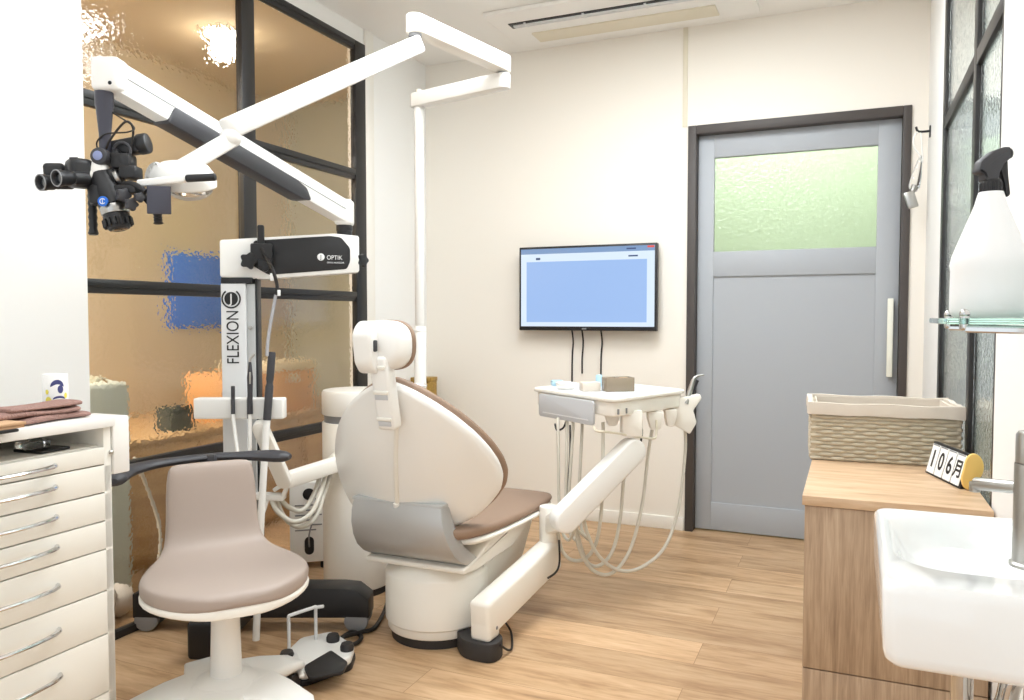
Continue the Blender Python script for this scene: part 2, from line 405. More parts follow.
# ================================================================== TELEVISION
TY = 4.0
t = thing('television', 'wall mounted flat television showing a pale blue screen', 'television', (-1.3, TY, 1.04))
x0, x1, z0, z1 = -1.680, -.914, 1.040, 1.494
b = nb(); box(b, (x0, TY-.018, z0), (x1, TY+.022, z1), .004); mk('casing', b, M['black'], t)
b = nb(); box(b, (-1.5, TY+.02, 1.15), (-1.1, YB-.001, 1.38), .006); mk('wall_bracket', b, M['dark'], t)
b = nb(); box(b, (x0+.012, TY-.0195, z0+.022), (x1-.012, TY-.0175, z1-.012)); s = mk('screen', b, M['screen'], t)
b = nb(); box(b, (x0+.045, TY-.0205, z0+.045), (x1-.052, TY-.019, z1-.082)); mk('blue_window', b, M['screen_blue'], s)
b = nb(); box(b, (x0+.012, TY-.0205, z1-.04), (x1-.012, TY-.019, z1-.012)); mk('title_bar', b, M['screen_bar'], s)
b = nb(); box(b, (x1-.05, TY-.0215, z1-.024), (x1-.014, TY-.020, z1-.014)); mk('close_button', b, M['screen_red'], s)
for lo_, hi_ in (((x1-.15, TY-.0205, z1-.068), (x1-.10, TY-.019, z1-.060)), ((x0+.10, TY-.0205, z1-.072), (x0+.125, TY-.019, z1-.060)), ((x1-.16, TY-.0215, z1-.03), (x1-.11, TY-.020, z1-.022))):
    b = nb(); box(b, lo_, hi_); mk('menu_mark', b, M['screen_ink'], s)
b = nb(); box(b, ((x0+x1)/2-.02, TY-.0195, z0+.006), ((x0+x1)/2+.005, TY-.0175, z0+.014), .0005); mk('badge', b, M['grey'], t)
for k, (xx, zz) in enumerate(((-1.392, .60), (-1.335, .805), (-1.228, .62))):
    b = nb(); tube(b, [(xx, TY+.03, 1.06), (xx+.003, YB-.012, .98), (xx-.004, YB-.007, .88), (xx-.004, YB-.007, zz)], .0045, 8)
    solo('television_cable', b, M['cable'], ['black cable hanging from left part of the television underside', 'short dark cable between the two longer ones under the television', 'black cable hanging nearest the door under the television'][k], 'cable', (xx, YB-.01, zz), group='cables under the television')

# ================================================================== DRAWER CABINET (left foreground)
KX, KY0, KY1, KZ = -1.62, .80, 1.326, .877
c = thing('drawer_cabinet', 'white drawer cabinet with chrome bow handles at left edge', 'cabinet', (-1.95, 1.06, 0))
b = nb(); box(b, (-2.27, KY0, .06), (KX-.02, KY0+.018, .852), .001); box(b, (-2.27, KY1-.020, .06), (KX-.0, KY1, .852), .001)
box(b, (-2.27, KY0, .06), (-2.25, KY1, .852)); box(b, (-2.25, KY0, .795), (KX-.02, KY1-.018, .808)); box(b, (-2.24, KY0+.03, 0), (KX-.06, KY1-.03, .07)); box(b, (-2.25, KY0, .06), (KX-.02, KY1-.018, .075))
mk('body', b, M['cab_white'], c)
b = nb(); box(b, (-2.275, KY0-.02, .852), (KX+.012, KY1+.004, KZ), .003); mk('counter_top', b, M['white'], c)
cuts = [.806, .763, .696, .628, .560, .460, .356, .215, .075]
for k, (zt, zb) in enumerate(zip(cuts, cuts[1:])):
    b = nb(); box(b, (KX-.02, KY0+.002, zb+.0015), (KX, KY1-.001 if k else KY1-.001, zt-.0015), .0015)
    dr = mk('drawer', b, M['cab_white'], c)
    zc = zt-.028 if k < 4 else zt-.048
    zc = max(zc, zb+.02); b = nb()
    pts = [(KX-.001, .955, zc), (KX+.012, .965, zc), (KX+.024, 1.0, zc), (KX+.030, 1.067, zc), (KX+.024, 1.134, zc), (KX+.012, 1.172, zc), (KX-.001, 1.182, zc)]
    tube(b, pts, .0045, 8, 8, rr=[.006, .0055, .0045, .0045, .0045, .0055, .006]); mk('handle', b, M['chrome'], dr)
b = nb(); box(b, (KX-.115, KY1+.004, .735), (KX+.004, KY1+.050, KZ-.004), .004); mk('end_holder', b, M['white'], c)
b = nb(); box(b, (KX-.02, KY1+.0005, .74), (KX-.004, KY1+.006, .85), .001); cyl(b, (KX+.001, KY1-.006, .79), (KX+.001, KY1+.004, .79), .005); mk('hinge', b, M['steel'], c)
b = nb(); o = onz(42, 449, .812); obox(b, (o.x, o.y, .812), V((1, .1, 0)).normalized(), V((-.1, 1, 0)).normalized(), ZU, .085, .075, .007, .002)
solo('black_pad', b, M['black'], 'small flat black pad inside the open niche under the counter', 'pad', (o.x, o.y, .8085))
b = nb(); box(b, (o.x-.03, o.y-.045, .8155), (o.x+.01, o.y+.015, .832), .004); sphere(b, (o.x-.01, o.y-.01, .833), .013, 1, 1.3, .6)
solo('clear_dispenser', b, M['clear_plastic'], 'clear plastic container on the black pad in the niche', 'container', (o.x-.01, o.y-.01, .8155))
b = nb(); box(b, (-2.02, 1.12, .8085), (-1.90, 1.26, .838), .006); solo('white_packet', b, M['linen'], 'pale packet at the back of the niche under the counter', 'packet', (-1.96, 1.19, .8085))

# things on the counter
b = nb()
tw = V((-1.682, 1.165, KZ)); tx = V((-.10, 1, 0)).normalized(); ty = V((-1, -.10, 0)).normalized()
def fold(bm, cx, cy, z, L, W, th, wob):
    rings = []
    for i in range(15):
        f = i/14-.5; w_ = W*(1-.10*abs(f)**2)*(1+.03*math.sin(9*f+wob)); hh = th*(1+.22*math.sin(7*f+wob*2))
        o_ = tw+tx*(cx+f*L)+ty*(cy+.006*math.sin(8*f+wob)); o_.z = z
        ring = []
        for k in range(20):
            a_ = 2*PI*k/20; cs, sn = math.cos(a_), math.sin(a_)
            ring.append(o_+ty*(w_/2*(abs(cs)**.6)*(1 if cs > 0 else -1))+V((0, 0, hh/2+hh/2*(abs(sn)**.7)*(1 if sn > 0 else -1))))
        rings.append(ring)
    loft(bm, rings)
fold(b, .00, .0, KZ+.0005, .27, .10, .016, .3); fold(b, -.016, .002, KZ+.0155, .25, .095, .015, 1.5); fold(b, .018, .0, KZ+.029, .20, .085, .011, 2.6)
solo('folded_towel', b, M['towel'], 'folded brown pink textured towel on the white counter', 'towel', tw, sub=1)
mg = onz(57, 396, KZ); mg = V((-1.768, 1.296, KZ+.0065))
m_ = thing('mug', 'white mug with navy and yellow print behind the folded towel', 'mug', mg)
b = nb(); R_ = .028; lathe(b, [(0, 0), (R_-.004, 0), (R_-.001, .003), (R_, .008), (R_, .090), (R_-.0015, .092), (R_-.003, .090), (R_-.003, .010), (0, .008)], Matrix.Translation(mg)); mk('cup', b, M['white'], m_)
b = nb(); q = V((-.8, .6, 0)).normalized(); tube(b, [mg+q*.033+ZU*.07, mg+q*.05+ZU*.07, mg+q*.058+ZU*.045, mg+q*.05+ZU*.022, mg+q*.033+ZU*.02], .004, 8); mk('mug_handle', b, M['white'], m_)
def patch(bm, pts, r):
    """Print wrapped round the mug: pts in (angle deg about the camera-facing side, height)."""
    base = math.atan2(-mg.y, -mg.x)
    t = nb(); cx_ = sum(p[0] for p in pts)/len(pts); cz_ = sum(p[1] for p in pts)/len(pts); R3 = []
    for f_ in (.02, .35, .7, 1):
        R3.append([t.verts.new((mg.x+r*math.cos(base+math.radians(cx_+(p[0]-cx_)*f_)), mg.y+r*math.sin(base+math.radians(cx_+(p[0]-cx_)*f_)), mg.z+cz_+(p[1]-cz_)*f_)) for p in pts])
    t.faces.new(R3[0])
    for a_, c_ in zip(R3, R3[1:]):
        for k in range(len(pts)): t.faces.new((a_[k], a_[(k+1) % len(pts)], c_[(k+1) % len(pts)], c_[k]))
    merge(bm, t)
def blob(cx, cz, rx, rz, n=14, a0=0, a1=360): return [(cx+rx*math.cos(math.radians(a0+(a1-a0)*k/n)), cz+rz*math.sin(math.radians(a0+(a1-a0)*k/n))) for k in range(n if a1-a0 >= 360 else n+1)]
for nm_, mt_, bl_ in (('navy_print', 'navy', blob(8, .062, 30, .017, 12, 0, 180)), ('navy_print', 'navy', blob(22, .056, 13, .010)), ('navy_print', 'navy', blob(16, .032, 28, .008, 12, 0, 180)), ('navy_print', 'navy', blob(20, .022, 9, .006)),
                      ('yellow_print', 'yellow', blob(-32, .028, 15, .011)), ('yellow_print', 'yellow', blob(-38, .050, 8, .006)), ('yellow_print', 'yellow', blob(48, .040, 9, .007)), ('yellow_print', 'yellow', blob(-10, .014, 9, .005))):
    b = nb(); patch(b, bl_, R_+.0006); mk(nm_, b, M[mt_], m_)
b = nb(); o = V((-1.795, 1.225, KZ)); obox(b, o+ZU*.003, V((0, 1, 0)), V((-1, 0, 0)), ZU, .20, .11, .006, .002); obox(b, o+ZU*.0045-V((0, .03, 0)), V((0, 1, 0)), V((-1, 0, 0)), ZU, .12, .095, .0015, 0)
solo('black_tray', b, M['black'], 'low black tray under the mug behind the folded towel', 'tray', o)
b = nb(); o = V((-1.632, 1.03, KZ)); obox(b, o+ZU*.016, tx, ty, ZU, .10, .13, .006, .001); obox(b, o+ZU*.010, tx, ty, ZU, .094, .125, .006, 0)
solo('notebook', b, M['tan_board'], 'tan clipboard lying at the left edge of the counter', 'notebook', o+ZU*.007)
b = nb(); obox(b, o+ZU*.0035+V((.02, -.01, 0)), tx, ty, ZU, .085, .10, .007, .003); solo('black_phone', b, M['black'], 'black and white handheld device under the tan clipboard', 'device', o+V((.02, -.01, 0)))

# ================================================================== STOOL
SO = V((-1.556, 1.622, 0)); SA = math.radians(-127)
SX = V((math.cos(SA), math.sin(SA), 0)); SY = V((-math.sin(SA), math.cos(SA), 0))
def sp(x, y, z): return SO+SX*x+SY*y+ZU*z
s = thing('dental_stool', 'taupe upholstered swivel stool with curved dark armrest in front of microscope', 'stool', SO)
def seat_rings(rows, n=28, p=.42):
    out = []
    for y, z, w_, th, ang in rows:
        a_ = math.radians(ang); nrm = SY*math.sin(a_)+ZU*math.cos(a_)     # outward side of the cushion
        ring = []
        for k in range(n):
            q = 2*PI*k/n; cs, sn = math.cos(q), math.sin(q)
            ring.append(sp(w_*(abs(cs)**p)*(1 if cs > 0 else -1), y, z)+nrm*(th/2*(abs(sn)**p)*(1 if sn > 0 else -1)))
        out.append(ring)
    return out
rows = [(.226, .395, .055, .018, -8), (.219, .397, .088, .036, -5), (.196, .398, .134, .052, -3), (.145, .400, .184, .058, 0), (.075, .400, .215, .060, 0), (.0, .400, .218, .060, 0),
        (-.07, .401, .196, .060, 2), (-.115, .405, .174, .060, 8), (-.150, .418, .150, .058, 26), (-.176, .447, .135, .056, 55), (-.190, .487, .128, .054, 76),
        (-.198, .55, .126, .052, 82), (-.207, .61, .124, .050, 84), (-.212, .658, .120, .046, 84), (-.215, .679, .112, .034, 84), (-.216, .687, .098, .016, 84)]
rows = [(y, z+.011*max(0, min(1, (.60-z)/.15)), w_, th, a_) for y, z, w_, th, a_ in rows]
b = nb(); loft(b, seat_rings(rows)); mk('seat_cushion', b, M['leather'], s, sub=1, sharp=80)
rows2 = [(y, z-.027, w_+.001, .026, a_) for y, z, w_, th, a_ in rows[:8]]
b = nb(); loft(b, seat_rings(rows2)); mk('seat_shell', b, M['cream'], s, sub=1, sharp=80)
b = nb(); P_ = [sp(-.272, -.075, .683), sp(-.258, -.13, .688), sp(-.215, -.20, .693), sp(-.13, -.252, .697), (sp(0, -.272, .699)), sp(.13, -.252, .697), sp(.215, -.20, .693), sp(.252, -.145, .688), sp(.264, -.10, .684)]
P_[0] = sp(-.228, -.196, .692); P_[1] = sp(-.188, -.224, .694); P_[2] = sp(-.14, -.245, .696); P_[3] = sp(-.075, -.262, .698)
P_ = [V(p)-ZU*.009 for p in P_]
tube(b, P_, .02, 14, 10, rr=[.014, .030, .033, .031, .028, .025, .022, .021, .020, .021, .023, .026, .030, .034, .036, .034, .014], flat=.56); mk('armrest', b, M['dark'], s)
b = nb(); bar(b, sp(0, -.262, .70), sp(0, -.225, .45), .06, .014, .005); bar(b, sp(0, -.226, .46), sp(0, -.12, .362), .06, .014, .005); mk('back_support', b, M['dark'], s)
b = nb(); lathe(b, [(0, .10), (.043, .10), (.042, .13), (.036, .33), (.043, .350), (.07, .372), (0, .373)], Matrix.Translation(SO)); mk('column', b, M['white'], s)
b = nb(); lathe(b, [(0, .085), (.115, .085), (.122, .095), (.116, .107), (.085, .122), (.05, .137), (0, .14)], Matrix.Translation(SO)); mk('base_hub', b, M['white'], s)
for k in range(5):
    a_ = math.radians(8.4+72*k); dv = V((math.cos(a_), math.sin(a_), 0)); sv = V((-dv.y, dv.x, 0)); b = nb()
    rings = []
    for r_, w_, z_, h_ in ((.03, .084, .108, .034), (.10, .082, .104, .036), (.16, .066, .096, .034), (.21, .050, .086, .028), (.242, .042, .078, .024), (.254, .026, .074, .016)):
        o_ = SO+dv*r_; o_.z = z_
        rings.append([o_+sv*p_[0]+ZU*p_[1] for p_ in rrect(w_*2, h_, h_*.35, 3)])
    loft(b, rings); lg = mk('leg', b, M['white'], s)
    b = nb(); e = SO+dv*.225
    for sd in (-1, 1): cyl(b, e+sv*(sd*.006)+ZU*.025, e+sv*(sd*.020)+ZU*.025, .025, b=.004, n=20)
    cyl(b, e+ZU*.025, e+ZU*.074, .007, n=12); mk('caster', b, M['dark'], lg)

# ================================================================== MICROSCOPE ON STAND
def cam(r, dd, z): return RT*r+DP*dd+ZU*z                 # r across, dd away, z up (metres)
mo = at(241.5, 590, 2.85); mo.z = 0
mc = thing('surgical_microscope', 'dental microscope on white column stand with long white swing arm', 'microscope', mo)
b = nb(); pL = onz(133, 632, .0)+DP*.05; pR = at(371, 608, 2.80)
pL.z = pR.z = .104
s_, u_, d_ = axes(pR-pL)
L_ = (pR-pL).length
prism(b, [(0, -.055), (L_-.0, -.05), (L_, .015), (L_-.045, .05), (L_-.1, .055), (.08, .055), (0, .03)], .105, frame(pL-s_*.052, d_, ZU, s_), .006); 
mk('base_bar', b, M['black'], mc)
b = nb(); fe = onz(200, 665, 0); fe.z = .075; bar(b, V((mo.x, mo.y, .075)), fe, .088, .125, .014, 3); mk('base_leg', b, M['black'], mc)
b = nb(); bk = V((mo.x, mo.y, .1))+(V((mo.x, mo.y, 0))-V((fe.x, fe.y, 0))).normalized()*.12
obox(b, V((mo.x, mo.y, .125)), RT, DP, ZU, .17, .14, .10, .012); mk('base_block', b, M['black'], mc)
for px, py in ((pL+d_*.045, 1), (pR-d_*.045, 1)):
    for sd in (1, -1):
        b = nb(); o_ = px+V((0, 0, 0))-DP*(.038*sd); o_.z = .042
        cyl(b, o_-DP*.013, o_+DP*.013, .042, b=.005, n=28); cs = mk('caster', b, M['grey'], mc)
        b = nb(); bar(b, o_+ZU*.02, o_+ZU*.044, .03, .02, .003); mk('caster_fork', b, M['black'], cs)
# column
cw, cd = .088, .085
cc = V((mo.x, mo.y, 0))
b = nb(); obox(b, cc+ZU*(.16+1.2325)/2, RT, DP, ZU, cw, cd, 1.2325-.16, .004); col = mk('column', b, M['silver'], mc)
b = nb(); obox(b, cc+ZU*.70+RT*(cw/2+.014), RT, DP, ZU, .028, cd-.02, 1.06, .003); mk('column_rail', b, M['silver_side'], mc)
b = nb(); obox(b, cc+ZU*.72+RT*(cw/2+.031), RT, DP, ZU, .008, cd-.04, 1.06, .001); mk('rail_slot', b, M['black'], mc)
b = nb(); obox(b, cc+ZU*1.2415+RT*.012, RT, DP, ZU, cw+.02, cd+.002, .022, .002); mk('column_collar', b, M['black'], mc)
b = nb(); o_ = cc+ZU*1.075+RT*(cw/2+.018)-DP*(cd/2); cyl(b, o_, o_-DP*.012, .007, n=16); mk('set_screw', b, M['steel'], mc)
fz = cc-DP*(cd/2+.0008)
def ring2d(bm, o_, x, y, r0, r1, a0=0, a1=360, n=40, th=.001):
    t = nb(); z = x.cross(y); A_ = []
    for k in range(n+1):
        a_ = math.radians(a0+(a1-a0)*k/n); c_, s2 = math.cos(a_), math.sin(a_)
        A_.append([t.verts.new(o_+x*c_*r+y*s2*r+z*h_) for r, h_ in ((r0, 0), (r1, 0), (r1, th), (r0, th))])
    for p_, q_ in zip(A_, A_[1:]):
        for k in range(4): t.faces.new((p_[k], p_[(k+1) % 4], q_[(k+1) % 4], q_[k]))
    bmesh.ops.recalc_face_normals(t, faces=t.faces[:]); merge(bm, t)
lo = at(233, 299, 2.8); lo = V((fz.x, fz.y, lo.z))-RT*.006
b = nb(); cyl(b, lo, lo-DP*.0012, .024, b=.0002); ring2d(b, lo-DP*.0004, ZU, -RT, .029, .0345, 35, 325); mk('logo_disc', b, M['ink'], col)
text('logo_letter', 'J', .046, lo-DP*.0018, RT, ZU, M['logo_white'], col)
text('column_lettering', 'FLEXION', .062, V((fz.x, fz.y, at(235, 337, 2.8).z)), ZU, -RT, M['ink'], col, width=.185)
# horizontal arm
AZ0 = 1.325
a0 = cc.copy(); a1 = at(346, 252, 2.9); a1 = V((a1.x, a1.y, 0))
ad = (a1-a0).normalized(); an = V((ad.y, -ad.x, 0))           # an points toward the room
La = (a1-a0).length
def arm(x, y, z): return a0+ad*x+an*y+ZU*(z-.015)
FA = frame(arm(0, .042, 0), ad, ZU, -an)
b = nb(); prism(b, roundpoly([(-.053, 1.268), (.09, 1.262), (La+.045, 1.292), (La+.045, 1.425), (La-.05, 1.432), (-.053, 1.398)], .010), .085, FA, .004); mk('horizontal_arm', b, M['white'], mc)
FP = frame(arm(0, .0445, 0), ad, ZU, -an)
b = nb(); prism(b, roundpoly([(.055, 1.31), (.11, 1.278), (La-.0, 1.303), (La+.012, 1.33), (La+.012, 1.38), (La-.02, 1.418), (La-.06, 1.422), (.06, 1.398)], .010), .004, FP, .001); pan = mk('arm_cover', b, M['black'], mc)
o_ = arm(La-.092, .0455, 1.345); b = nb(); cyl(b, o_, o_+an*.0008, .013, b=.0001); mk('logo_disc', b, M['logo_white'], pan)
text('logo_letter', 'J', .020, o_+an*.001, ad, ZU, M['ink'], pan, depth=.0003)
text('cover_lettering', 'OPTIK', .022, arm(La-.044, .0462, 1.343), ad, ZU, M['logo_white'], pan, depth=.0003, width=.055)
text('cover_small_lettering', 'DENTAL MICROSCOPE', .008, arm(La-.04, .0462, 1.325), ad, ZU, M['logo_white'], pan, depth=.0003, width=.06)
def star(bm, o_, axis, r=.024, L=.03):
    s2, u2, d2 = axes(axis); pl = []
    for k in range(30): a_ = 2*PI*k/30; rr_ = r*(1+.16*math.cos(5*a_)); pl.append((rr_*math.cos(a_), rr_*math.sin(a_)))
    prism(bm, pl, L*.55, frame(o_+d2*L*.45, s2, u2, d2), .003); cyl(bm, o_, o_+d2*L*.6, r*.45, n=16)
b = nb(); star(b, arm(.045, .044, 1.325), an, .027, .034); kn = mk('clamp_knob', b, M['black'], mc)
b = nb(); star(b, arm(La+.043, .012, 1.338), (ad+an*.9), .024, .03); mk('clamp_knob', b, M['black'], mc)
b = nb(); obox(b, arm(.088, .058, 1.352), ad, -an, ZU, .075, .03, .07, .006); obox(b, arm(.086, .058, 1.415), ad, -an, ZU, .024, .02, .075, .006); obox(b, arm(.10, .066, 1.315), ad, -an, ZU, .05, .03, .03, .006); cyl(b, arm(.10, .06, 1.30), arm(.10, .082, 1.30), .012)
mk('cable_bracket', b, M['black'], mc)
b = nb(); tube(b, [arm(.088, .072, 1.37), arm(.10, .085, 1.34), at(272, 268, 2.66), at(277, 285, 2.66), at(276, 295, 2.66)], .006, 8); mk('cable', b, M['cable'], mc)
b = nb(); obox(b, at(272, 277, 2.655), RT, DP, ZU, .012, .004, .026, .001); obox(b, at(279, 293, 2.655), RT, DP, ZU, .010, .004, .02, .001); mk('cable_tag', b, M['card'], mc)
b = nb(); tube(b, [at(276, 294, 2.66), at(272, 315, 2.66), at(268, 340, 2.655), at(267, 356, 2.65)], .0055, 8); mk('cable_lower', b, M['hose_grey'], mc)
# pivot and spring arm
j0 = arm(La-.005, 0, 0); b = nb(); cyl(b, j0+ZU*1.42, j0+ZU*1.466, .028); cyl(b, j0+ZU*1.445, j0+ZU*1.466, .030); mk('pivot', b, M['black'], mc)
e0 = at(346, 212, 2.86); e0 = V((j0.x, j0.y, 1.497)); e1 = at(110, 76, 2.03)
b = nb(); obox(b, V((j0.x, j0.y, 1.498)), RT, DP, ZU, .062, .07, .094, .010, 3); mk('rear_block', b, M['white'], mc)
sd_ = (e1-e0); sdn = V((sd_.x, sd_.y, 0)).normalized(); su = sdn.cross(V((0, 0, -1)))      # su: sideways
if su.dot(V((0, 0, 0))-e0) < 0: su = -su                        # toward the room
s2, u2, d2 = axes(sd_)
Ls = sd_.length
FS = frame(e0+su*.028, d2, u2, d2.cross(u2))
hh = .041; zz = 1 if d2.cross(u2).dot(su) < 0 else -1
b = nb(); prism(b, [(-.01, -hh), (Ls-.01, -hh), (Ls-.01, hh), (-.01, hh)], .056*1.0 if zz > 0 else -.056, FS, .006); mk('spring_arm', b, M['white'], mc)
b = nb(); bar(b, e0+d2*.03+su*.0288+u2*.004, e0+d2*(Ls-.03)+su*.0288+u2*.004, .0012, .002); mk('arm_seam', b, M['grey'], mc)
FC = frame(e0+su*.031, d2, u2, d2.cross(u2))
b = nb(); prism(b, roundpoly([(.21, -hh+.004), (.25, -hh-.007), (Ls*.83, -hh-.007), (Ls*.815, .006), (.29, .004), (.24, -.004)], .012), .062 if zz > 0 else -.062, FC, .004); mk('arm_cover', b, M['dark'], mc)
b = nb(); obox(b, e1+d2*.0, RT, DP, ZU, .072, .066, .085, .012, 3); eb = mk('front_block', b, M['white'], mc)
b = nb(); o_ = e1+RT*.016-ZU*.027-DP*.0325; cyl(b, o_, o_-DP*.002, .005, n=16); mk('screw', b, M['ink'], eb)
# post and head
pt, pb = at(104, 88, 2.03), at(103, 152, 2.03); pb = V((pt.x, pt.y, pb.z))
b = nb(); lathe(b, [(0, 0), (.0145, 0), (.0145, .045), (.021, .115), (.0225, .12), (.0225, pt.z-pb.z), (0, pt.z-pb.z)], Matrix.Translation(pb)); mk('post', b, M['gunmetal'], mc)
D0 = 2.03
def hp(x, y, dd=0): return at(x, y, D0+dd)
b = nb(); o_ = hp(104, 158); cyl(b, o_-DP*.03, o_+DP*.03, .022, b=.005); hj = mk('tilt_joint', b, M['dark'], mc)
b = nb(); cyl(b, o_-DP*.030, o_-DP*.034, .012, b=.001); mk('joint_cap', b, mat('lilac_cap', S(140, 150, 190), .4), hj)
b = nb(); o_ = hp(97, 171); sphere(b, o_, .032, 1.05, .9, 1.0); sphere(b, hp(92, 175, -.01), .022); mk('joint_shell', b, M['white'], mc)
# optical body: runs down and right from the white joint
bt, bb_ = hp(99, 172), hp(114, 206)
b = nb(); lathe(b, [(0, -.01), (.022, -.01), (.027, 0), (.032, .03), (.036, .05), (.036, (bb_-bt).length), (0, (bb_-bt).length)], frame(bt, *axes(bb_-bt))); mk('optical_body', b, M['black'], mc)
dn = (hp(117, 221)-hp(113, 205)).normalized()
b = nb(); cyl(b, hp(114, 206), hp(116, 214.5), .036, .034, b=.002); mk('silver_ring', b, M['steel'], mc)
b = nb(); o_ = hp(116, 214.5); 
for k in range(14):
    a_ = 2*PI*k/14; s3, u3, d3 = axes(dn); q_ = o_+(s3*math.cos(a_)+u3*math.sin(a_))*.033+d3*.022; obox(b, q_, s3, u3, d3, .007, .007, .022, .002)
cyl(b, o_, o_+dn*.040, .0325, .027, b=.004); ob = mk('objective_lens', b, M['black'], mc)
b = nb(); cyl(b, o_+dn*.0395, o_+dn*.0412, .020, b=.0005); mk('lens_glass', b, M['lens'], ob)
b = nb(); o_ = hp(103.5, 201.5, -.04); cyl(b, o_, o_-DP*.005, .013, b=.001); bd = mk('blue_badge', b, M['blue_badge'], mc)
b = nb(); ring2d(b, o_-DP*.0052, RT, ZU, .0055, .0075, 30, 330, th=.0004); bar(b, o_-DP*.0054-ZU*.005, o_-DP*.0054+ZU*.005, .002, .0004); mk('badge_mark', b, M['logo_white'], bd)
b = nb(); obox(b, hp(101, 196), RT, DP, ZU, .03, .07, .05, .008); bar(b, hp(100, 184), hp(104, 205), .05, .05, .008); mk('filter_housing', b, M['black'], mc)
# binocular head
b = nb(); bar(b, hp(92, 175, .0), hp(67, 172, -.045), .058, .074, .016, 3); bn = mk('binocular_body', b, M['black'], mc)
b = nb(); bar(b, hp(66, 173, .0), hp(44, 173, -.02), .05, .046, .010, 3); mk('prism_box', b, M['black'], bn)
b = nb(); bar(b, hp(78, 159.5, -.03), hp(69, 159.5, -.04), .04, .006, .002); mk('body_plate', b, M['dark'], bn)
for ex_, ey__, ed_ in ((56.5, 178.0, -.10), (40.5, 182.5, -.075)):
    p1_ = hp(ex_, ey__, ed_); d3 = (RT*-.42-DP*.88-ZU*.14).normalized(); L2 = .062; p0_ = p1_-d3*L2; b = nb()
    lathe(b, [(0, -.02), (.017, -.02), (.017, L2*.3), (.0145, L2*.33), (.019, L2*.5), (.019, L2*.78), (.0205, L2*.82), (.0210, L2), (.018, L2*1.02), (.0145, L2*.97), (.013, L2*.85), (0, L2*.85)], frame(p0_, *axes(d3))); ey = mk('eyepiece', b, M['black'], mc)
    b = nb(); cyl(b, p0_+d3*L2*.85, p0_+d3*L2*.88, .0128, b=.001); mk('eyepiece_glass', b, M['lens'], ey)
    b = nb(); tube(b, [p0_+d3*L2*1.005+axes(d3)[0]*math.cos(a_)*.0195+axes(d3)[1]*math.sin(a_)*.0195 for a_ in [2*PI*k/24 for k in range(24)]], .0018, 8, 1, cyc=True); mk('eyecup_rim', b, M['grey'], ey)
# camera, light guide and controls
b = nb(); bar(b, hp(109, 151, .03), hp(146, 144, .03), .042, .042, .008); cyl(b, hp(138, 145, .03), hp(149, 143, .03), .027, b=.006); cm = mk('camera_unit', b, M['black'], mc)
b = nb(); tube(b, [hp(122, 151, .0)+(RT*math.cos(a_)+ZU*math.sin(a_))*.022 for a_ in [2*PI*k/20 for k in range(20)]], .004, 8, 1, cyc=True); mk('camera_wheel', b, M['dark'], cm)
b = nb(); tube(b, [hp(106, 150), hp(110, 140, -.02), hp(125, 122, -.02), hp(133, 128, -.01), hp(131, 145, 0), hp(124, 158, 0)], .003, 8); mk('head_cable', b, M['cable'], mc)
b = nb(); tube(b, [hp(98, 150), hp(97, 142), hp(106, 134, -.02), hp(128, 132, -.02), hp(134, 127, 0), hp(118, 116, 0), hp(108, 110, .01)], .002, 8); mk('head_wire', b, M['cable'], mc)
b = nb(); obox(b, hp(124, 162, .01), RT, DP, ZU, .05, .05, .04, .008); obox(b, hp(131, 173, .01), RT, DP, ZU, .045, .05, .035, .008); cyl(b, hp(112, 158), hp(120, 152), .013, b=.003); cyl(b, hp(122, 156), hp(126, 166), .016, b=.003); cyl(b, hp(110, 172), hp(121, 180), .017, b=.003)
mk('beam_splitter', b, M['black'], mc)
b = nb(); cyl(b, hp(117, 178, .0), hp(121, 176, .0), .022, b=.003); mk('splitter_ring', b, M['steel'], mc)
for (x_, y_, r_) in ((125, 197, .017), (133, 206, .015), (141, 199, .012)):
    b = nb(); star(b, hp(x_-6, y_-1, -.02), (RT*.8-DP*.6), r_, .03); mk('control_knob', b, M['dark'], mc)
b = nb(); bar(b, hp(112, 190), hp(140, 190, -.01), .04, .022, .006); bar(b, hp(138, 190, -.01), hp(156, 210, -.01), .02, .014, .005); tube(b, [hp(120, 186), hp(132, 184, -.02), hp(146, 192, -.03)], .008, 10); mk('control_bracket', b, M['black'], mc)
b = nb(); obox(b, hp(159, 200, -.02), (RT+DP*.25).normalized(), (DP-RT*.25).normalized(), ZU, .058, .006, .072, .002); mk('drip_shield', b, M['gunmetal'], mc)
for x_, y0_, y1_ in ((92, 193, 235), (157, 208, 224)):
    b = nb(); p0_, p1_ = hp(x_, y0_, .02), hp(x_+1.5, y1_, .02); L2 = (p1_-p0_).length; pr_ = [(0, 0), (.010, 0)]
    for k in range(1, 12): pr_.append((.0115 if k % 2 else .0095, L2*k/12))
    pr_ += [(.013, L2*.96), (.010, L2), (0, L2)]
    lathe(b, pr_, frame(p0_, *axes(p1_-p0_)), 20); 
    if x_ == 92: bar(b, hp(92, 195, .02), hp(102, 192, .0), .014, .014, .004)
    mk('grip_handle', b, M['black'], mc)

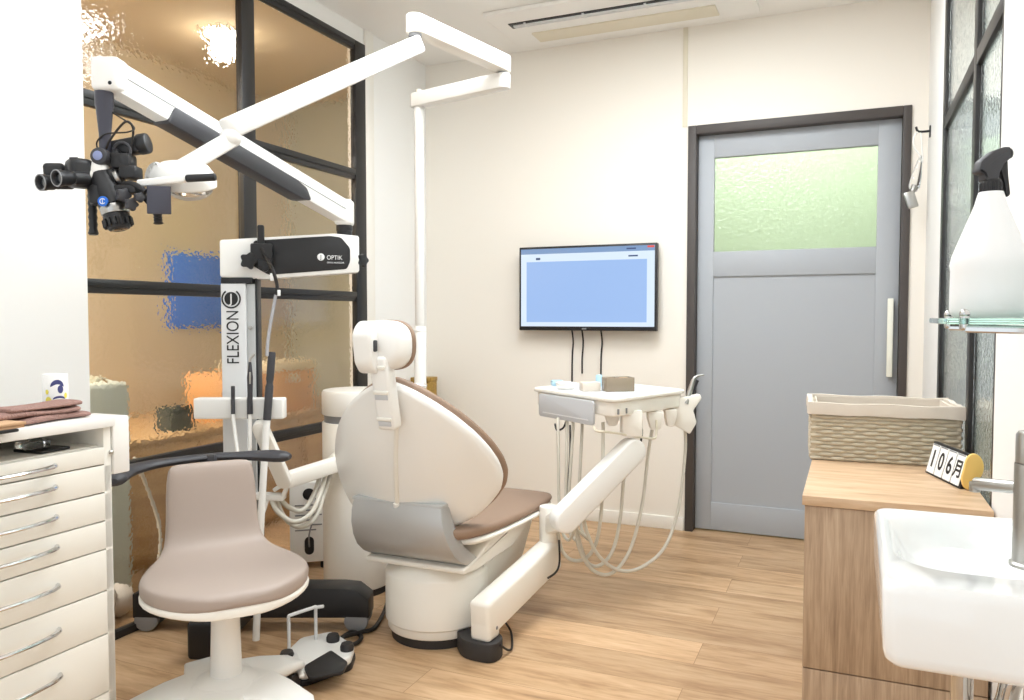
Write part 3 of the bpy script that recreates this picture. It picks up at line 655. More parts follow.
# ================================================================== DENTAL LAMP
lp = at(419, 105, 3.35); lp.z = 0
la = thing('dental_lamp', 'white overhead treatment lamp on jointed arms and tall white pole', 'lamp', lp)
ZA = 2.04
b = nb(); cyl(b, lp+ZU*.004, lp+ZU*1.06, .026); cyl(b, lp+ZU*1.05, lp+ZU*1.075, .028, .022, b=.004); cyl(b, lp+ZU*1.07, lp+ZU*(ZA-.03), .021); mk('pole', b, M['white_metal'], la)
b = nb(); cyl(b, lp, lp+ZU*.012, .09, b=.004); mk('floor_plate', b, M['white_metal'], la)
q1 = at(503, 78, 3.08); q1.z = ZA; q0 = V((lp.x, lp.y, ZA))
d1 = (q1-q0).normalized()
def armbar(bm, p0, p1, h, w_, r=.006, up=None):
    """Flat-sided arm with rounded ends seen from above."""
    d_ = (p1-p0); L_ = d_.length; x = d_.normalized(); side = ZU.cross(x).normalized(); z = x.cross(side)
    prism(bm, stadium((0, 0), (L_, 0), w_/2), h, frame(p0-z*(h/2), x, side, z), r)
b = nb(); armbar(b, q0-d1*.01, q1, .060, .058); mk('lower_arm', b, M['white_metal'], la)
b = nb(); cyl(b, q0+ZU*.03, q0+ZU*.045, .012, n=16); mk('arm_cap', b, M['seam'], la)
r0 = V((q1.x, q1.y, ZA+.067)); r1 = at(415, 28, 2.66); r1.z = ZA+.067
b = nb(); armbar(b, r0, r1, .064, .062); mk('upper_arm', b, M['cream'], la)
b = nb(); cyl(b, V((q1.x, q1.y, ZA+.029)), V((q1.x, q1.y, ZA+.036)), .02, n=20); cyl(b, V((r1.x, r1.y, ZA+.024)), V((r1.x, r1.y, ZA+.036)), .022, n=20); mk('arm_joint', b, M['grey'], la)
s0 = V((r1.x, r1.y, ZA-.004)); s1 = at(232, 127, 2.2)
b = nb(); armbar(b, s0, s1, .060, .056, .010); mk('spring_arm', b, M['white_metal'], la)
b = nb(); sphere(b, at(231, 137, 2.2), .030); t0, t1 = at(230, 140, 2.2), at(172, 174, 2.10); armbar(b, t0, t1, .046, .042, .010); mk('lamp_arm', b, M['white_metal'], la)
LH = at(183, 181, 2.10); LD = 2.10
hx = (RT*.98-ZU*.08-DP*.15).normalized(); hz = (ZU*.90-DP*.35+RT*.2); hz = (hz-hx*hz.dot(hx)).normalized(); hy = hz.cross(hx)
FH = frame(LH, hx, hy, hz)
b = nb()
rings = []
for z_, k_ in ((.052, .30), (.050, .55), (.040, .78), (.022, .92), (-.002, 1.0), (-.016, .98), (-.020, .92)):
    rings.append([FH @ V((p_[0]*k_, p_[1]*k_, z_)) for p_ in [(.088*math.copysign(abs(math.cos(a_))**.8, math.cos(a_)), .062*math.copysign(abs(math.sin(a_))**.8, math.sin(a_))) for a_ in [2*PI*k/36 for k in range(36)]]])
loft(b, rings); lh = mk('lamp_head', b, M['white_metal'], la)
b = nb(); sphere(b, (0, 0, 0), .08, .80, .60, .42, FH @ Matrix.Translation((0.016, 0, -.018))); mk('lamp_lens', b, M['lens_clear'], la)
b = nb(); ce = at(153, 175, 2.07); ax2 = (-RT*.55-DP*.8+ZU*.15).normalized(); FR = frame(ce, *axes(ax2)); s4, u4, d4 = axes(ax2)
lathe(b, [(0, -.05), (.034, -.05), (.036, 0), (.033, .004), (.030, -.004), (0, -.004)], FR)
for k in range(8): a_ = 2*PI*k/8; bar(b, ce+d4*.0, ce+d4*.0+(s4*math.cos(a_)+u4*math.sin(a_))*.031, .003, .006)
mk('vent_hub', b, M['white'], lh)
hb0, hb1, hb2 = at(138, 184, 2.02), at(186, 178.5, 2.02), at(216, 177, 2.02)
b = nb(); bar(b, hb0, hb1, .020, .020, .005, 3); bar(b, at(172, 180, 2.02), at(176, 179, 2.08), .02, .014, .004); mk('lamp_handle', b, M['white'], la)
b = nb(); cyl(b, hb1, hb2, .0098, b=.004); mk('handle_grip', b, M['black'], la)

# ================================================================== WATER UNIT WITH INSTRUMENT ARM
uo = cam(-.636, 3.17, 0); UR = .134
u = thing('water_unit', 'white cylindrical water unit with instrument holder arm behind the dental chair', 'dental unit', uo)
b = nb(); lathe(b, [(0, 0), (UR-.006, 0), (UR-.004, .03), (0, .03)], Matrix.Translation(uo), 56); mk('base_ring', b, M['rubber'], u)
b = nb(); lathe(b, [(0, .028), (UR-.002, .028), (UR, .034), (UR, .688), (UR-.003, .692), (0, .692)], Matrix.Translation(uo), 56); mk('body', b, M['cream'], u)
b = nb(); lathe(b, [(0, .688), (UR-.008, .688), (UR-.008, .724), (0, .724)], Matrix.Translation(uo), 56); mk('groove_band', b, M['grey'], u)
b = nb(); lathe(b, [(0, .722), (UR-.001, .722), (UR+.001, .726), (UR+.001, .808), (UR-.004, .818), (UR-.012, .82), (0, .82)], Matrix.Translation(uo), 56); mk('top_cap', b, M['cream'], u)
bo = at(407, 392, 3.2); b = nb()
bo = V((bo.x, bo.y, .765))
lathe(b, [(0, 0), (.03, 0), (.05, .012), (.075, .045), (.082, .07), (.078, .072), (.07, .05), (.04, .015), (0, .01)], Matrix.Translation(bo)); bar(b, uo+ZU*.77, bo+ZU*.012, .05, .03, .008); mk('spittoon_bowl', b, M['gloss_white'], u)
h0 = at(343, 462, 3.04); h1 = at(287, 480, 2.80); h2 = at(264, 428, 2.72)
b = nb(); armbar(b, uo+(h0-uo).normalized()*.05+ZU*(h0.z)*0+V((0, 0, 0)) if False else h0+(h0-h1).normalized()*.06, h1, .055, .05, .008); mk('holder_arm', b, M['cream'], u)
b = nb(); s5 = (h2-h1); x5 = s5.normalized(); z5 = DP; y5 = z5.cross(x5).normalized()
prism(b, stadium((0, 0), (s5.length, 0), .026), .036, frame(h1-DP*.05, x5, y5, x5.cross(y5)), .006); mk('holder_link', b, M['cream'], u)
b = nb(); HZ = at(240, 408, 2.71).z; hl_, hr_ = at(196, 408, 2.71), at(285, 408, 2.71)
bar(b, hl_, hr_, .05, .072, .006, 3); hd = mk('instrument_holder', b, M['white'], u)
b = nb()
for px in (233, 249, 268): o_ = at(px, 408, 2.683); obox(b, o_+DP*.0, RT, DP, ZU, .014, .006, .073, .001)
mk('holder_slot', b, M['grey'], hd)
hk = at(272, 494, 2.8); b = nb(); bar(b, at(243, 495, 2.8), at(285, 497, 2.8), .05, .022, .006); bar(b, at(283, 497, 2.8), at(289, 482, 2.8), .05, .014, .005); bar(b, at(274, 490, 2.81), at(284, 484, 2.81), .03, .014, .004); mk('hose_hook', b, M['white'], u)
for k, (x_, y0_, y1_, xe, ye, m1, r1_) in enumerate(((233, 386, 414, 241, 500, 'dark', .007), (250, 362, 414, 252, 500, 'dark', .010), (269, 352, 420, 257, 638, 'dark', .0135))):
    b = nb(); p0_, p1_ = at(x_+(3 if k == 2 else 0), y0_, 2.664), at(x_-(2 if k == 2 else 0), y1_, 2.664); L2 = (p1_-p0_).length
    lathe(b, [(0, 0), (r1_*.45, 0), (r1_*.6, L2*.08), (r1_, L2*.3), (r1_*.85, L2*.6), (r1_, L2), (0, L2)] if k == 1 else [(0, 0), (r1_*.8, 0), (r1_*.95, L2*.02), (r1_*.95, L2*.4), (r1_*.8, L2*.44), (r1_*.8, L2*.47), (r1_, L2*.5), (r1_, L2), (0, L2)], frame(p0_, *axes(p1_-p0_)), 20); hpz = mk('handpiece', b, M[m1], u)
    if k == 1:
        b = nb(); bar(b, at(250, 372, 2.652), at(250, 384, 2.652), .006, .003, .001); tube(b, [p0_, at(251, 358, 2.664), at(255, 354, 2.664)], .004, 8); mk('handpiece_tip', b, M['steel'], hpz)
    b = nb()
    if k == 2: tube(b, [p1_, at(265, 450, 2.66), at(261, 520, 2.64), at(258, 590, 2.62), at(256, 640, 2.62)], .012, 12); mk('suction_hose', b, M['white'], u)
    elif k == 0: tube(b, [p1_, at(234, 425, 2.66), at(238, 455, 2.64), at(243, 480, 2.64), at(248, 510, 2.68), at(256, 520, 2.74), at(264, 500, 2.78)], .0065, 10); mk('hose', b, M['white'], u)
    else: tube(b, [p1_, at(250, 440, 2.66), at(250, 480, 2.66), at(254, 515, 2.7), at(262, 515, 2.76), at(268, 498, 2.79)], .0065, 10); mk('hose', b, M['white'], u)
for k, pts in enumerate(([(272, 500, 2.79), (278, 512, 2.78), (295, 522, 2.80), (312, 512, 2.86), (322, 488, 2.95), (330, 462, 3.0), (342, 452, 3.06)],
                         [(276, 498, 2.80), (284, 517, 2.82), (300, 527, 2.84), (316, 516, 2.90), (325, 490, 2.98), (334, 466, 3.03), (345, 458, 3.07)],
                         [(280, 499, 2.81), (290, 508, 2.84), (303, 510, 2.88), (315, 492, 2.94), (322, 470, 3.0), (333, 456, 3.04), (345, 451, 3.07)])):
    b = nb(); tube(b, [at(*p) for p in pts], .009, 10); mk('hose', b, M['hose'], u)

# equipment box against the glass
bx = cam((306-512)/F*3.45, 3.47, 0)
e = thing('equipment_box', 'tall white floor equipment box with round port beside the water unit', 'equipment box', bx)
ex, ey_ = (RT*.97+DP*.24).normalized(), (DP*.97-RT*.24).normalized()
b = nb(); obox(b, bx+ZU*.208, ex, ey_, ZU, .165, .12, .356, .006); mk('body', b, M['white'], e)
ff = bx-ey_*.0605
b = nb(); o_ = ff+ZU*.334-ex*.0; cyl(b, o_, o_-ey_*.003, .026); mk('port', b, M['black'], e)
b = nb(); prism(b, [(p_[0], p_[1]) for p_ in stadium((0, .085), (0, .125), .020)], .002, frame(ff+ey_*.0-ex*.0+ZU*.0, ex, ZU, ex.cross(ZU)), 0); mk('cable_opening', b, M['black'], e)
b = nb()
for k in range(6): z_ = .175+k*.022; bar(b, ff-ex*.06+ZU*z_-ey_*.0005, ff+ex*(.055 if k % 2 else .03)+ZU*z_-ey_*.0005, .001, .006)
mk('printed_lines', b, M['grey'], e)
b = nb(); tube(b, [ff+ZU*.10-ey_*.002, ff-ey_*.03+ZU*.16, ff+ex*.02-ey_*.03+ZU*.24, ff+ex*.03-ey_*.02+ZU*.32], .0035, 8); mk('cord', b, M['grey'], e)
for sx in (-1, 1):
    for sy in (-1, 1): b = nb(); o_ = bx+ex*sx*.062+ey_*sy*.042; cyl(b, o_, o_+ZU*.031, .015, b=.003, n=16); mk('foot', b, M['black'], e)

# ================================================================== DENTAL CHAIR (faces the television)
CX = -1.35
ch = thing('dental_chair', 'white reclining dental chair with brown upholstery and headrest', 'dental chair', (CX, 2.46, 0))
b = nb(); lathe(b, [(0, 0), (.158, 0), (.163, .036), (0, .036)], Matrix.Translation((CX, 2.46, 0)), 64); mk('base_skirt', b, M['rubber'], ch)
b = nb(); lathe(b, [(0, .034), (.168, .034), (.172, .04), (.172, .062), (.176, .066), (.180, .07), (.180, .228), (.176, .236), (.15, .25), (.13, .275), (0, .275)], Matrix.Translation((CX, 2.46, 0)), 64); mk('base_drum', b, M['cream'], ch)
FY = frame((CX-.19, 0, 0), V((0, 1, 0)), ZU, V((1, 0, 0)))
b = nb(); prism(b, roundpoly([(2.30, .292), (2.30, .275), (2.40, .262), (2.70, .262), (2.97, .345), (2.99, .372), (2.60, .375), (2.40, .305)], .008), .38, FY, .008, 3); mk('seat_frame', b, M['cream'], ch)
FY2 = frame((CX-.165, 0, 0), V((0, 1, 0)), ZU, V((1, 0, 0)))
b = nb(); prism(b, roundpoly([(2.50, .03), (2.72, .03), (2.96, .30), (3.0, .345), (2.50, .345)], .02), .33, FY2, .004, 2); mk('lift_fairing', b, M['cream'], ch)
# seat
def cring(y, z, w_, th, n=28, p=.5, dish=.0):
    r = []
    for k in range(n):
        q = 2*PI*k/n; cs, sn = math.cos(q), math.sin(q); x = w_*(abs(cs)**p)*(1 if cs > 0 else -1)
        r.append(V((CX+x, y, z+dish*(x/w_)**2+th/2*(abs(sn)**p)*(1 if sn > 0 else -1))))
    return r
b = nb(); loft(b, [cring(2.26, .41, .14, .03), cring(2.29, .398, .19, .05, dish=.01), cring(2.38, .386, .232, .052, dish=.018), cring(2.55, .378, .242, .050, dish=.016), cring(2.72, .374, .240, .048, dish=.01), cring(2.88, .374, .240, .046, dish=.006), cring(3.02, .374, .226, .044), cring(3.09, .370, .20, .036), cring(3.105, .366, .17, .016)]); mk('seat_cushion', b, M['leather_dark'], ch, sub=1, sharp=80)
b = nb(); loft(b, [cring(2.30, .372, .20, .03), cring(2.38, .360, .238, .03, dish=.018), cring(2.55, .353, .248, .03, dish=.016), cring(2.72, .350, .246, .03, dish=.01), cring(2.88, .350, .248, .03, dish=.006), cring(3.02, .352, .234, .03), cring(3.08, .350, .20, .02)]); mk('seat_pan', b, M['cream'], ch, sub=1, sharp=80)
# back
prof = [(0, .16), (.04, .205), (.10, .252), (.18, .288), (.28, .318), (.38, .325), (.48, .314), (.58, .290), (.68, .255), (.78, .208), (.87, .152), (.94, .095), (.98, .05), (1.0, .018)]
BX = CX-.015
def bw(v):
    for (a_, wa), (c_, wc) in zip(prof, prof[1:]):
        if v <= c_: return wa+(wc-wa)*(v-a_)/(c_-a_)
    return prof[-1][1]
def bpt(uu, v, off, gr=0.0, k=1.4):
    w_ = bw(v)+gr; x = uu*w_; vz = .405+(.505+gr)*v - gr*.5; y = 2.285-.195*v+.02*math.sin(PI*v)*-1+k*x*x-.5*max(0, abs(x)-.27)*0
    return V((BX+x+.075*(v-.45), y+off*.97, vz+off*.3))
def backpiece(bm, off0, off1, gr, edge=.55, nu=24):
    vs_ = [p_[0] for p_ in prof]
    vs_ = sorted(set(vs_+[(a_+c_)/2 for a_, c_ in zip(vs_, vs_[1:])]))
    t = nb()
    def grid(off, g): return [[t.verts.new(bpt(-1+2*i/nu, v, off, g)) for i in range(nu+1)] for v in vs_]
    mid = (off0+off1)/2
    layers = [grid(off0, gr-.012), grid(off0+(off1-off0)*.25, gr), grid(off0+(off1-off0)*.75, gr), grid(off1, gr-.012)]
    for g, fl in ((layers[0], 0), (layers[-1], 1)):
        for a_, c_ in zip(g, g[1:]):
            for i in range(nu): t.faces.new((a_[i], a_[i+1], c_[i+1], c_[i]))
    def border(g): return g[0][:]+[r_[-1] for r_ in g[1:]]+g[-1][-2::-1]+[r_[0] for r_ in g[-2:0:-1]]
    for A_, B_ in zip(layers, layers[1:]):
        a_, c_ = border(A_), border(B_); n = len(a_)
        for i in range(n): t.faces.new((a_[i], a_[(i+1) % n], c_[(i+1) % n], c_[i]))
    loose = [v for v in t.verts if not v.link_faces]; bmesh.ops.delete(t, geom=loose, context='VERTS')
    bmesh.ops.recalc_face_normals(t, faces=t.faces[:]); merge(bm, t)
b = nb(); backpiece(b, 0, .035, 0); bs = mk('back_shell', b, M['white'], ch, sharp=60, sub=1)
b = nb(); backpiece(b, .034, .060, .004); mk('back_cushion', b, M['leather_dark'], ch, sharp=60, sub=1)
b = nb()
tr_ = [bpt((.010+.034*(v-.15)/.7)/bw(v), v, -.001) for v in (.15, .3, .45, .6, .75, .86)]
tube(b, tr_, .008, 8, 6, flat=.6); mk('back_track', b, M['cab_white'], bs)
b = nb(); cyl(b, bpt(.035, .17, -.003), bpt(.035, .17, -.007), .009, b=.001); tube(b, [bpt(.035, .13, -.004), bpt(.035, .20, -.004)], .011, 10, 4, flat=.5); mk('track_end', b, M['white'], bs)
# headrest
HX = CX+.044
b = nb(); stem0, stem1 = V((HX+.004, 2.085, .775)), V((HX+.004, 2.035, 1.0))
bar(b, stem0, stem1, .062, .05, .012, 3); st = mk('headrest_stem', b, M['white'], ch)
b = nb()
sdv = (stem1-stem0).normalized(); sx5, su5, _ = axes(sdv)
nrm5 = su5 if su5.y < 0 else -su5
for f_ in (.16, .52, .86): o_ = stem0+(stem1-stem0)*f_+nrm5*.0255; bar(b, o_-V((.027, 0, 0)), o_+V((.027, 0, 0)), .012, .008, .004, up=nrm5); mk('stem_notch', b, M['cab_white'], st); b = nb()
b.free()
b = nb()
for f_ in (.10, .46): o_ = stem0+(stem1-stem0)*f_+nrm5*.0253; bar(b, o_-V((.022, 0, 0)), o_+V((.022, 0, 0)), .016, .003, .001, up=nrm5)
mk('stem_recess', b, M['grey_pad'], st)
b = nb(); rg = []
for y_, k_ in ((2.020, .62), (2.030, .84), (2.045, .96), (2.065, 1.0), (2.085, .99), (2.095, .95)):
    rg.append([V((HX-.002+.084*k_*math.copysign(abs(math.cos(a_))**.75, math.cos(a_)), y_, 1.028+.075*k_*math.copysign(abs(math.sin(a_))**.75, math.sin(a_)))) for a_ in [2*PI*k/36 for k in range(36)]])
loft(b, rg); hs = mk('headrest_shell', b, M['white'], ch, sharp=60)
b = nb(); rg = []
for y_, k_ in ((2.092, .98), (2.096, 1.02), (2.106, 1.02), (2.116, .96), (2.122, .84), (2.124, .5)):
    rg.append([V((HX-.002+.084*k_*math.copysign(abs(math.cos(a_))**.75, math.cos(a_)), y_, 1.028+.075*k_*math.copysign(abs(math.sin(a_))**.75, math.sin(a_)))) for a_ in [2*PI*k/36 for k in range(36)]])
loft(b, rg); mk('headrest_cushion', b, M['leather_dark'], ch, sharp=60)
b = nb(); FK = frame((HX-.058, 0, 0), V((0, 1, 0)), ZU, V((1, 0, 0)))
prism(b, roundpoly([(1.985, 1.085), (1.972, 1.06), (1.985, .975), (2.01, .945), (2.06, .945), (2.06, 1.10), (2.01, 1.102)], .014), .062, FK, .010, 3); kk = mk('headrest_knuckle', b, M['white'], ch)
b = nb(); o_ = V((HX+.005, 2.004, 1.028)); obox(b, o_, V((1, 0, 0)), V((0, 1, 0)), ZU, .01, .016, .034, .004); mk('release_button', b, M['dark'], kk)
# metal rear cover
FC2 = frame((CX-.195, 0, 0), V((0, 1, 0)), ZU, V((1, 0, 0)))
cv = [(2.238, .505), (2.225, .47), (2.222, .43), (2.232, .385), (2.255, .345), (2.29, .315), (2.325, .297)]
b = nb(); prism(b, cv+[(2.40, .305), (2.33, .36), (2.30, .43), (2.29, .505)], .385, FC2, .004)
for v in b.verts:
    if v.co.x > CX: v.co.x -= .050*max(0, (v.co.z-.30)/.2)
mk('rear_cover', b, M['brushed'], ch)
b = nb(); box(b, (CX-.20, 2.236, .500), (CX+.142, 2.30, .512), .004); mk('cover_lip', b, M['silver_side'], ch)

ch.location += V((.022, -.06, 0)); WM[ch.name] = Matrix.Translation(ch.location)

# ================================================================== DELIVERY TABLE WITH ARM
fo = V((-1.085, 2.285, 0))
dl = thing('delivery_table', 'white instrument tray table on jointed arm beside the dental chair', 'instrument table', fo)
b = nb(); prism(b, roundpoly([(-.055, -.055), (.055, -.055), (.06, .03), (-.03, .09), (-.13, .10), (-.12, .02)], .04), .062, frame(fo, V((1, 0, 0)), V((0, 1, 0)), ZU), .005); mk('floor_foot', b, M['rubber'], dl)
l0 = fo+ZU*.135; l1 = V((-1.052, 2.785, .195))
def varm(bm, p0, p1, w_, h_, r0=None, ex0=0, ex1=0):
    """Arm whose rounded ends are seen from the side."""
    d_ = p1-p0; x = d_.normalized(); side = ZU.cross(x).normalized(); z = x.cross(side)
    prism(bm, stadium((-ex0, 0), (d_.length+ex1, 0), h_/2), w_, frame(p0+side*(w_/2), x, z, -side) if True else None, .010, 3)
b = nb(); dirl = (l1-l0).normalized(); bar(b, l0-dirl*.04, l1+dirl*.04, .076, .125, .016, 3); la_ = mk('lower_arm', b, M['cream'], dl)
b = nb(); obox(b, fo+ZU*.125, V((-dirl.y, dirl.x, 0)).normalized(), V((dirl.x, dirl.y, 0)).normalized(), ZU, .0745, .076, .132, .014, 3); mk('arm_pivot', b, M['cream'], dl)
b = nb(); sdl = V((dirl.y, -dirl.x, 0)).normalized(); o_ = l0+sdl*.0375-ZU*.04+dirl*.01; cyl(b, o_, o_+sdl*.003, .006, n=16); mk('screw', b, M['grey'], la_)
jb = V((-1.052, 2.785, 0))
b = nb(); cyl(b, jb+ZU*.235, jb+ZU*.39, .036, b=.006); mk('elbow_post', b, M['cream'], dl)
m0 = at(564, 519, 2.87); m1 = at(631, 451, 2.98)
b = nb(); varm(b, m0, m1, .065, .098); ua = mk('upper_arm', b, M['white'], dl)
b = nb(); bar(b, jb+ZU*.315, m0, .05, .07, .01); mk('elbow_link', b, M['cream'], dl)
A_, B_, C_ = onz(530.5, 387.5, .816), onz(615, 399, .816), onz(688, 389.5, .816)
pz = m1.copy(); b = nb()
TC = (A_+C_)/2
obox(b, V((m1.x, m1.y, .711)), RT, DP, ZU, .078, .066, .10, .008); mk('tray_post', b, M['cream'], dl)
D_ = A_+C_-B_
def inset(pts, k):
    c_ = sum((V(p) for p in pts), V((0, 0)))/len(pts); return [tuple(c_+(V(p)-c_)*k) for p in pts]
poly = [tuple(p.xy) for p in (A_, B_, C_, D_)]
b = nb(); prism(b, roundpoly(inset(poly, .955), .05), .058, Matrix.Translation((0, 0, .745)), .008, 3); mk('tray_body', b, M['cream'], dl)
b = nb(); prism(b, roundpoly(poly, .05), .016, Matrix.Translation((0, 0, .801)), .005, 3); tt = mk('tray_top', b, M['cream'], dl)
b = nb(); prism(b, roundpoly(inset(poly, .88), .04), .002, Matrix.Translation((0, 0, .8162)), .0005); mk('tray_mat', b, M['silver'], tt)
ab = (B_-A_); ab.z = 0; abn = ab.normalized(); abo = V((abn.y, -abn.x, 0)); abo = abo if abo.dot(EYE-A_) > 0 else -abo
pcn = A_+ab*.47; pcn.z = .752
b = nb(); prism(b, rrect(.36, .092, .014), .010, frame(pcn+abo*.002, abn, ZU, abn.cross(ZU)), .002); mk('control_panel', b, M['grey_pad'], dl)
b = nb(); prism(b, rrect(.30, .004, .0015), .0008, frame(pcn+abo*.012-ZU*.028, abn, ZU, abn.cross(ZU))); mk('panel_strip', b, M['silver'], dl)
bc = (C_-B_); bc.z = 0; bcn = bc.normalized(); bco = V((bcn.y, -bcn.x, 0)); bco = bco if bco.dot(V((0, 0, 0))-B_) > 0 else -bco
b = nb()
for f_ in (.07, .17): o_ = B_+bc*f_-bco*.01; o_.z = .765; obox(b, o_+bco*.0, bcn, bco, ZU, .004, .008, .02, .001)
mk('tray_mark', b, M['grey'], dl)
def cone(bm, o_, x, w0, w1, h_, dep):
    y = ZU.cross(x).normalized()
    prism(bm, roundpoly([(-w0/2, 0), (w0/2, 0), (w0/2*.95, -h_*.35), (w1/2, -h_), (-w1/2, -h_), (-w0/2*.95, -h_*.35)], .008), dep, frame(o_-x.cross(ZU)*dep/2, x, ZU, x.cross(ZU)), .004)
ho = [at(612, 421, 3.0), at(655, 414, 3.08), at(670, 412, 3.16)]
for k, (o_, wd) in enumerate(zip(ho, (.055, .066, .05))):
    b = nb(); cone(b, V((o_.x, o_.y, .742)), RT, wd, wd*.55, .07 if k else .045, .04); mk('instrument_holder', b, M['cream'], dl)
hd_ = at(683, 411, 3.22); b = nb()
prism(b, roundpoly([(-.055, .055), (.062, .078), (.07, .06), (.035, .01), (.05, -.04), (.022, -.088), (-.06, -.04)], .008), .035, frame(hd_+V((0, 0, -.004)), RT, ZU, RT.cross(ZU)), .005); mk('side_holder', b, M['cream'], dl)
b = nb(); tube(b, [at(686, 404, 3.19), at(691, 388, 3.2), at(694, 379, 3.2), at(698, 376, 3.2), at(704, 375, 3.2)], .006, 10, rr=[.011, .011, .008, .005, .003]); mk('syringe', b, M['steel'], dl)
b = nb(); tube(b, [at(689, 404, 3.23), at(693, 390, 3.23), at(697, 380, 3.23)], .009, 10); mk('handpiece', b, M['dark'], dl)
b = nb(); tube(b, [at(594, 427, 2.92), at(597, 431, 2.9), at(612, 432.5, 2.92), at(640, 437, 2.98), at(652, 438.5, 3.02), at(656, 436, 3.05), at(656.5, 420, 3.06)], .0045, 8); mk('hose_rail', b, M['seam'], dl)
hpaths = [
    [(603, 422, 2.97), (603, 445, 2.97), (602, 500, 2.97), (597, 540, 2.98), (586, 558, 3.0), (572, 560, 3.0), (562, 550, 3.0), (558, 530, 2.98), (558, 515, 2.96)],
    [(628, 455, 3.06), (624, 475, 3.06), (620, 520, 3.04), (612, 552, 3.03), (598, 566, 3.02), (586, 560, 3.0), (578, 535, 2.98), (575, 515, 2.95)],
    [(652, 430, 3.08), (648, 455, 3.08), (642, 505, 3.06), (630, 550, 3.04), (612, 573, 3.02), (594, 571, 3.0), (581, 553, 2.97), (574, 525, 2.94), (572, 512, 2.94)],
    [(685, 425, 3.22), (685, 455, 3.22), (678, 510, 3.18), (664, 548, 3.12), (640, 568, 3.06), (618, 570, 3.02), (599, 556, 2.97), (588, 535, 2.94), (583, 515, 2.93)]]
for pts in hpaths: b = nb(); tube(b, [at(*p) for p in pts], .0068, 10); mk('hose', b, M['hose'], dl)
for k, (x_, xe) in enumerate(((558, 559), (567, 566), (573, 569), (582, 579))):
    b = nb(); tube(b, [at(x_, 418, 3.10), at(x_, 430, 3.08), at((x_+xe)/2, 460, 3.06), at(xe, 500, 3.06), at(xe+3, 530, 3.04), at(xe+10, 540, 3.0), at(575, 528, 2.96)], .0062, 10); mk('hose', b, M['hose'], dl)
b = nb(); tube(b, [at(555, 424, 3.1), at(557, 430, 3.08), at(563, 428, 3.09), at(566, 422, 3.1)], .004, 8); mk('cable_clip', b, M['cable'], dl)
b = nb(); tube(b, [at(570, 425, 3.09), at(570, 455, 3.07), at(567, 490, 3.07), at(565, 498, 3.06)], .0035, 8); mk('cable', b, M['cable'], dl)
b = nb(); tube(b, [at(640, 422, 3.04), at(642, 432, 3.03), at(640, 446, 3.03)], .004, 8); mk('cable', b, M['cable'], dl)
b = nb(); tube(b, [at(559, 540, 2.92), at(559.5, 562, 2.92), at(556, 572, 2.90), at(548, 578, 2.86)], .004, 8); mk('cable', b, M['cable'], dl)
b = nb(); tube(b, [onz(500, 645, .05), onz(508, 650, .012), onz(512, 647, .008), onz(511, 632, .01), onz(505, 622, .05)], .004, 8); mk('cable', b, M['cable'], dl)

# things on the tray
TZ = .8185
b = nb(); o_ = onz(618, 391, TZ); bx_, by_ = bcn, abn
bi = thing('acrylic_box', 'smoky brown two compartment acrylic box on the instrument tray', 'box', o_)
o_ = o_+by_*.0
b = nb(); fx = (RT*.97+DP*.2).normalized(); fy = ZU.cross(fx)
for s_ in (-1, 1): obox(b, o_+fy*s_*.030+ZU*.028, fx, fy, ZU, .115, .004, .055, .001)
for s_ in (-1, -.1, 1): obox(b, o_+fx*s_*.056+ZU*.028, fx, fy, ZU, .004, .06, .055, .001)
mk('box_wall', b, M['smoke_box'], bi)
b = nb(); obox(b, o_+ZU*.003, fx, fy, ZU, .11, .058, .005, .001); obox(b, o_+ZU*.03+fx*.025, fx, fy, ZU, .045, .05, .045, .004); obox(b, o_+ZU*.026-fx*.03, fx, fy, ZU, .045, .045, .038, .004); mk('box_contents', b, M['tan_board'], bi)
b = nb(); o_ = onz(566, 389, TZ); lathe(b, [(0, 0), (.03, 0), (.04, .012), (.043, .026), (.040, .027), (.036, .014), (0, .006)], Matrix.Translation(o_)); solo('white_dish', b, M['white'], 'shallow white round dish at left end of the instrument tray', 'dish', o_)
b = nb(); o_ = onz(557, 386, TZ); obox(b, o_+ZU*.013, fx, fy, ZU, .05, .04, .026, .008); solo('blue_container', b, M['pale_blue'], 'pale blue small container behind the white dish on the tray', 'container', o_)
b = nb(); o_ = onz(590, 391, TZ); obox(b, o_+ZU*.018, fx, fy, ZU, .075, .05, .036, .003); solo('clear_case', b, M['linen'], 'pale low case left of the smoky box on the tray', 'case', o_)
b = nb(); o_ = onz(599, 386.5, TZ); cyl(b, o_, o_+ZU*.05, .014, b=.004); solo('blue_bottle', b, M['pale_blue'], 'small pale blue bottle peeking up beside the smoky box', 'bottle', o_)

# ================================================================== FOOT CONTROL
fc = thing('foot_control', 'white foot control pedal with black treadle on the wooden floor', 'foot pedal', onz(318, 668, 0))
fp = [onz(*p, 0) for p in ((284, 684), (303, 688), (352, 671), (356, 658), (333, 643), (300, 650), (283, 667))]
o2 = fp[0]
b = nb(); pl = roundpoly([tuple(p.xy) for p in fp], .02)
prism(b, pl, .018, Matrix.Translation((0, 0, .001)), .003); mk('sole', b, M['black'], fc)
b = nb(); prism(b, roundpoly([tuple((V(p.xy)*.97+V(onz(318, 668, 0).xy)*.03)) for p in fp], .02), .028, Matrix.Translation((0, 0, .018)), .008, 3); mk('housing', b, M['white'], fc)
tp = [onz(*p, .047) for p in ((304, 668), (331, 652), (348, 664), (343, 674), (309, 680))]
b = nb(); prism(b, roundpoly([tuple(p.xy) for p in tp], .012), .012, Matrix.Translation((0, 0, .043)), .003); mk('treadle', b, M['black'], fc)
b = nb(); bar(b, onz(294, 654, .05), onz(302, 677, .05), .016, .01, .003); mk('side_rail', b, M['white'], fc)
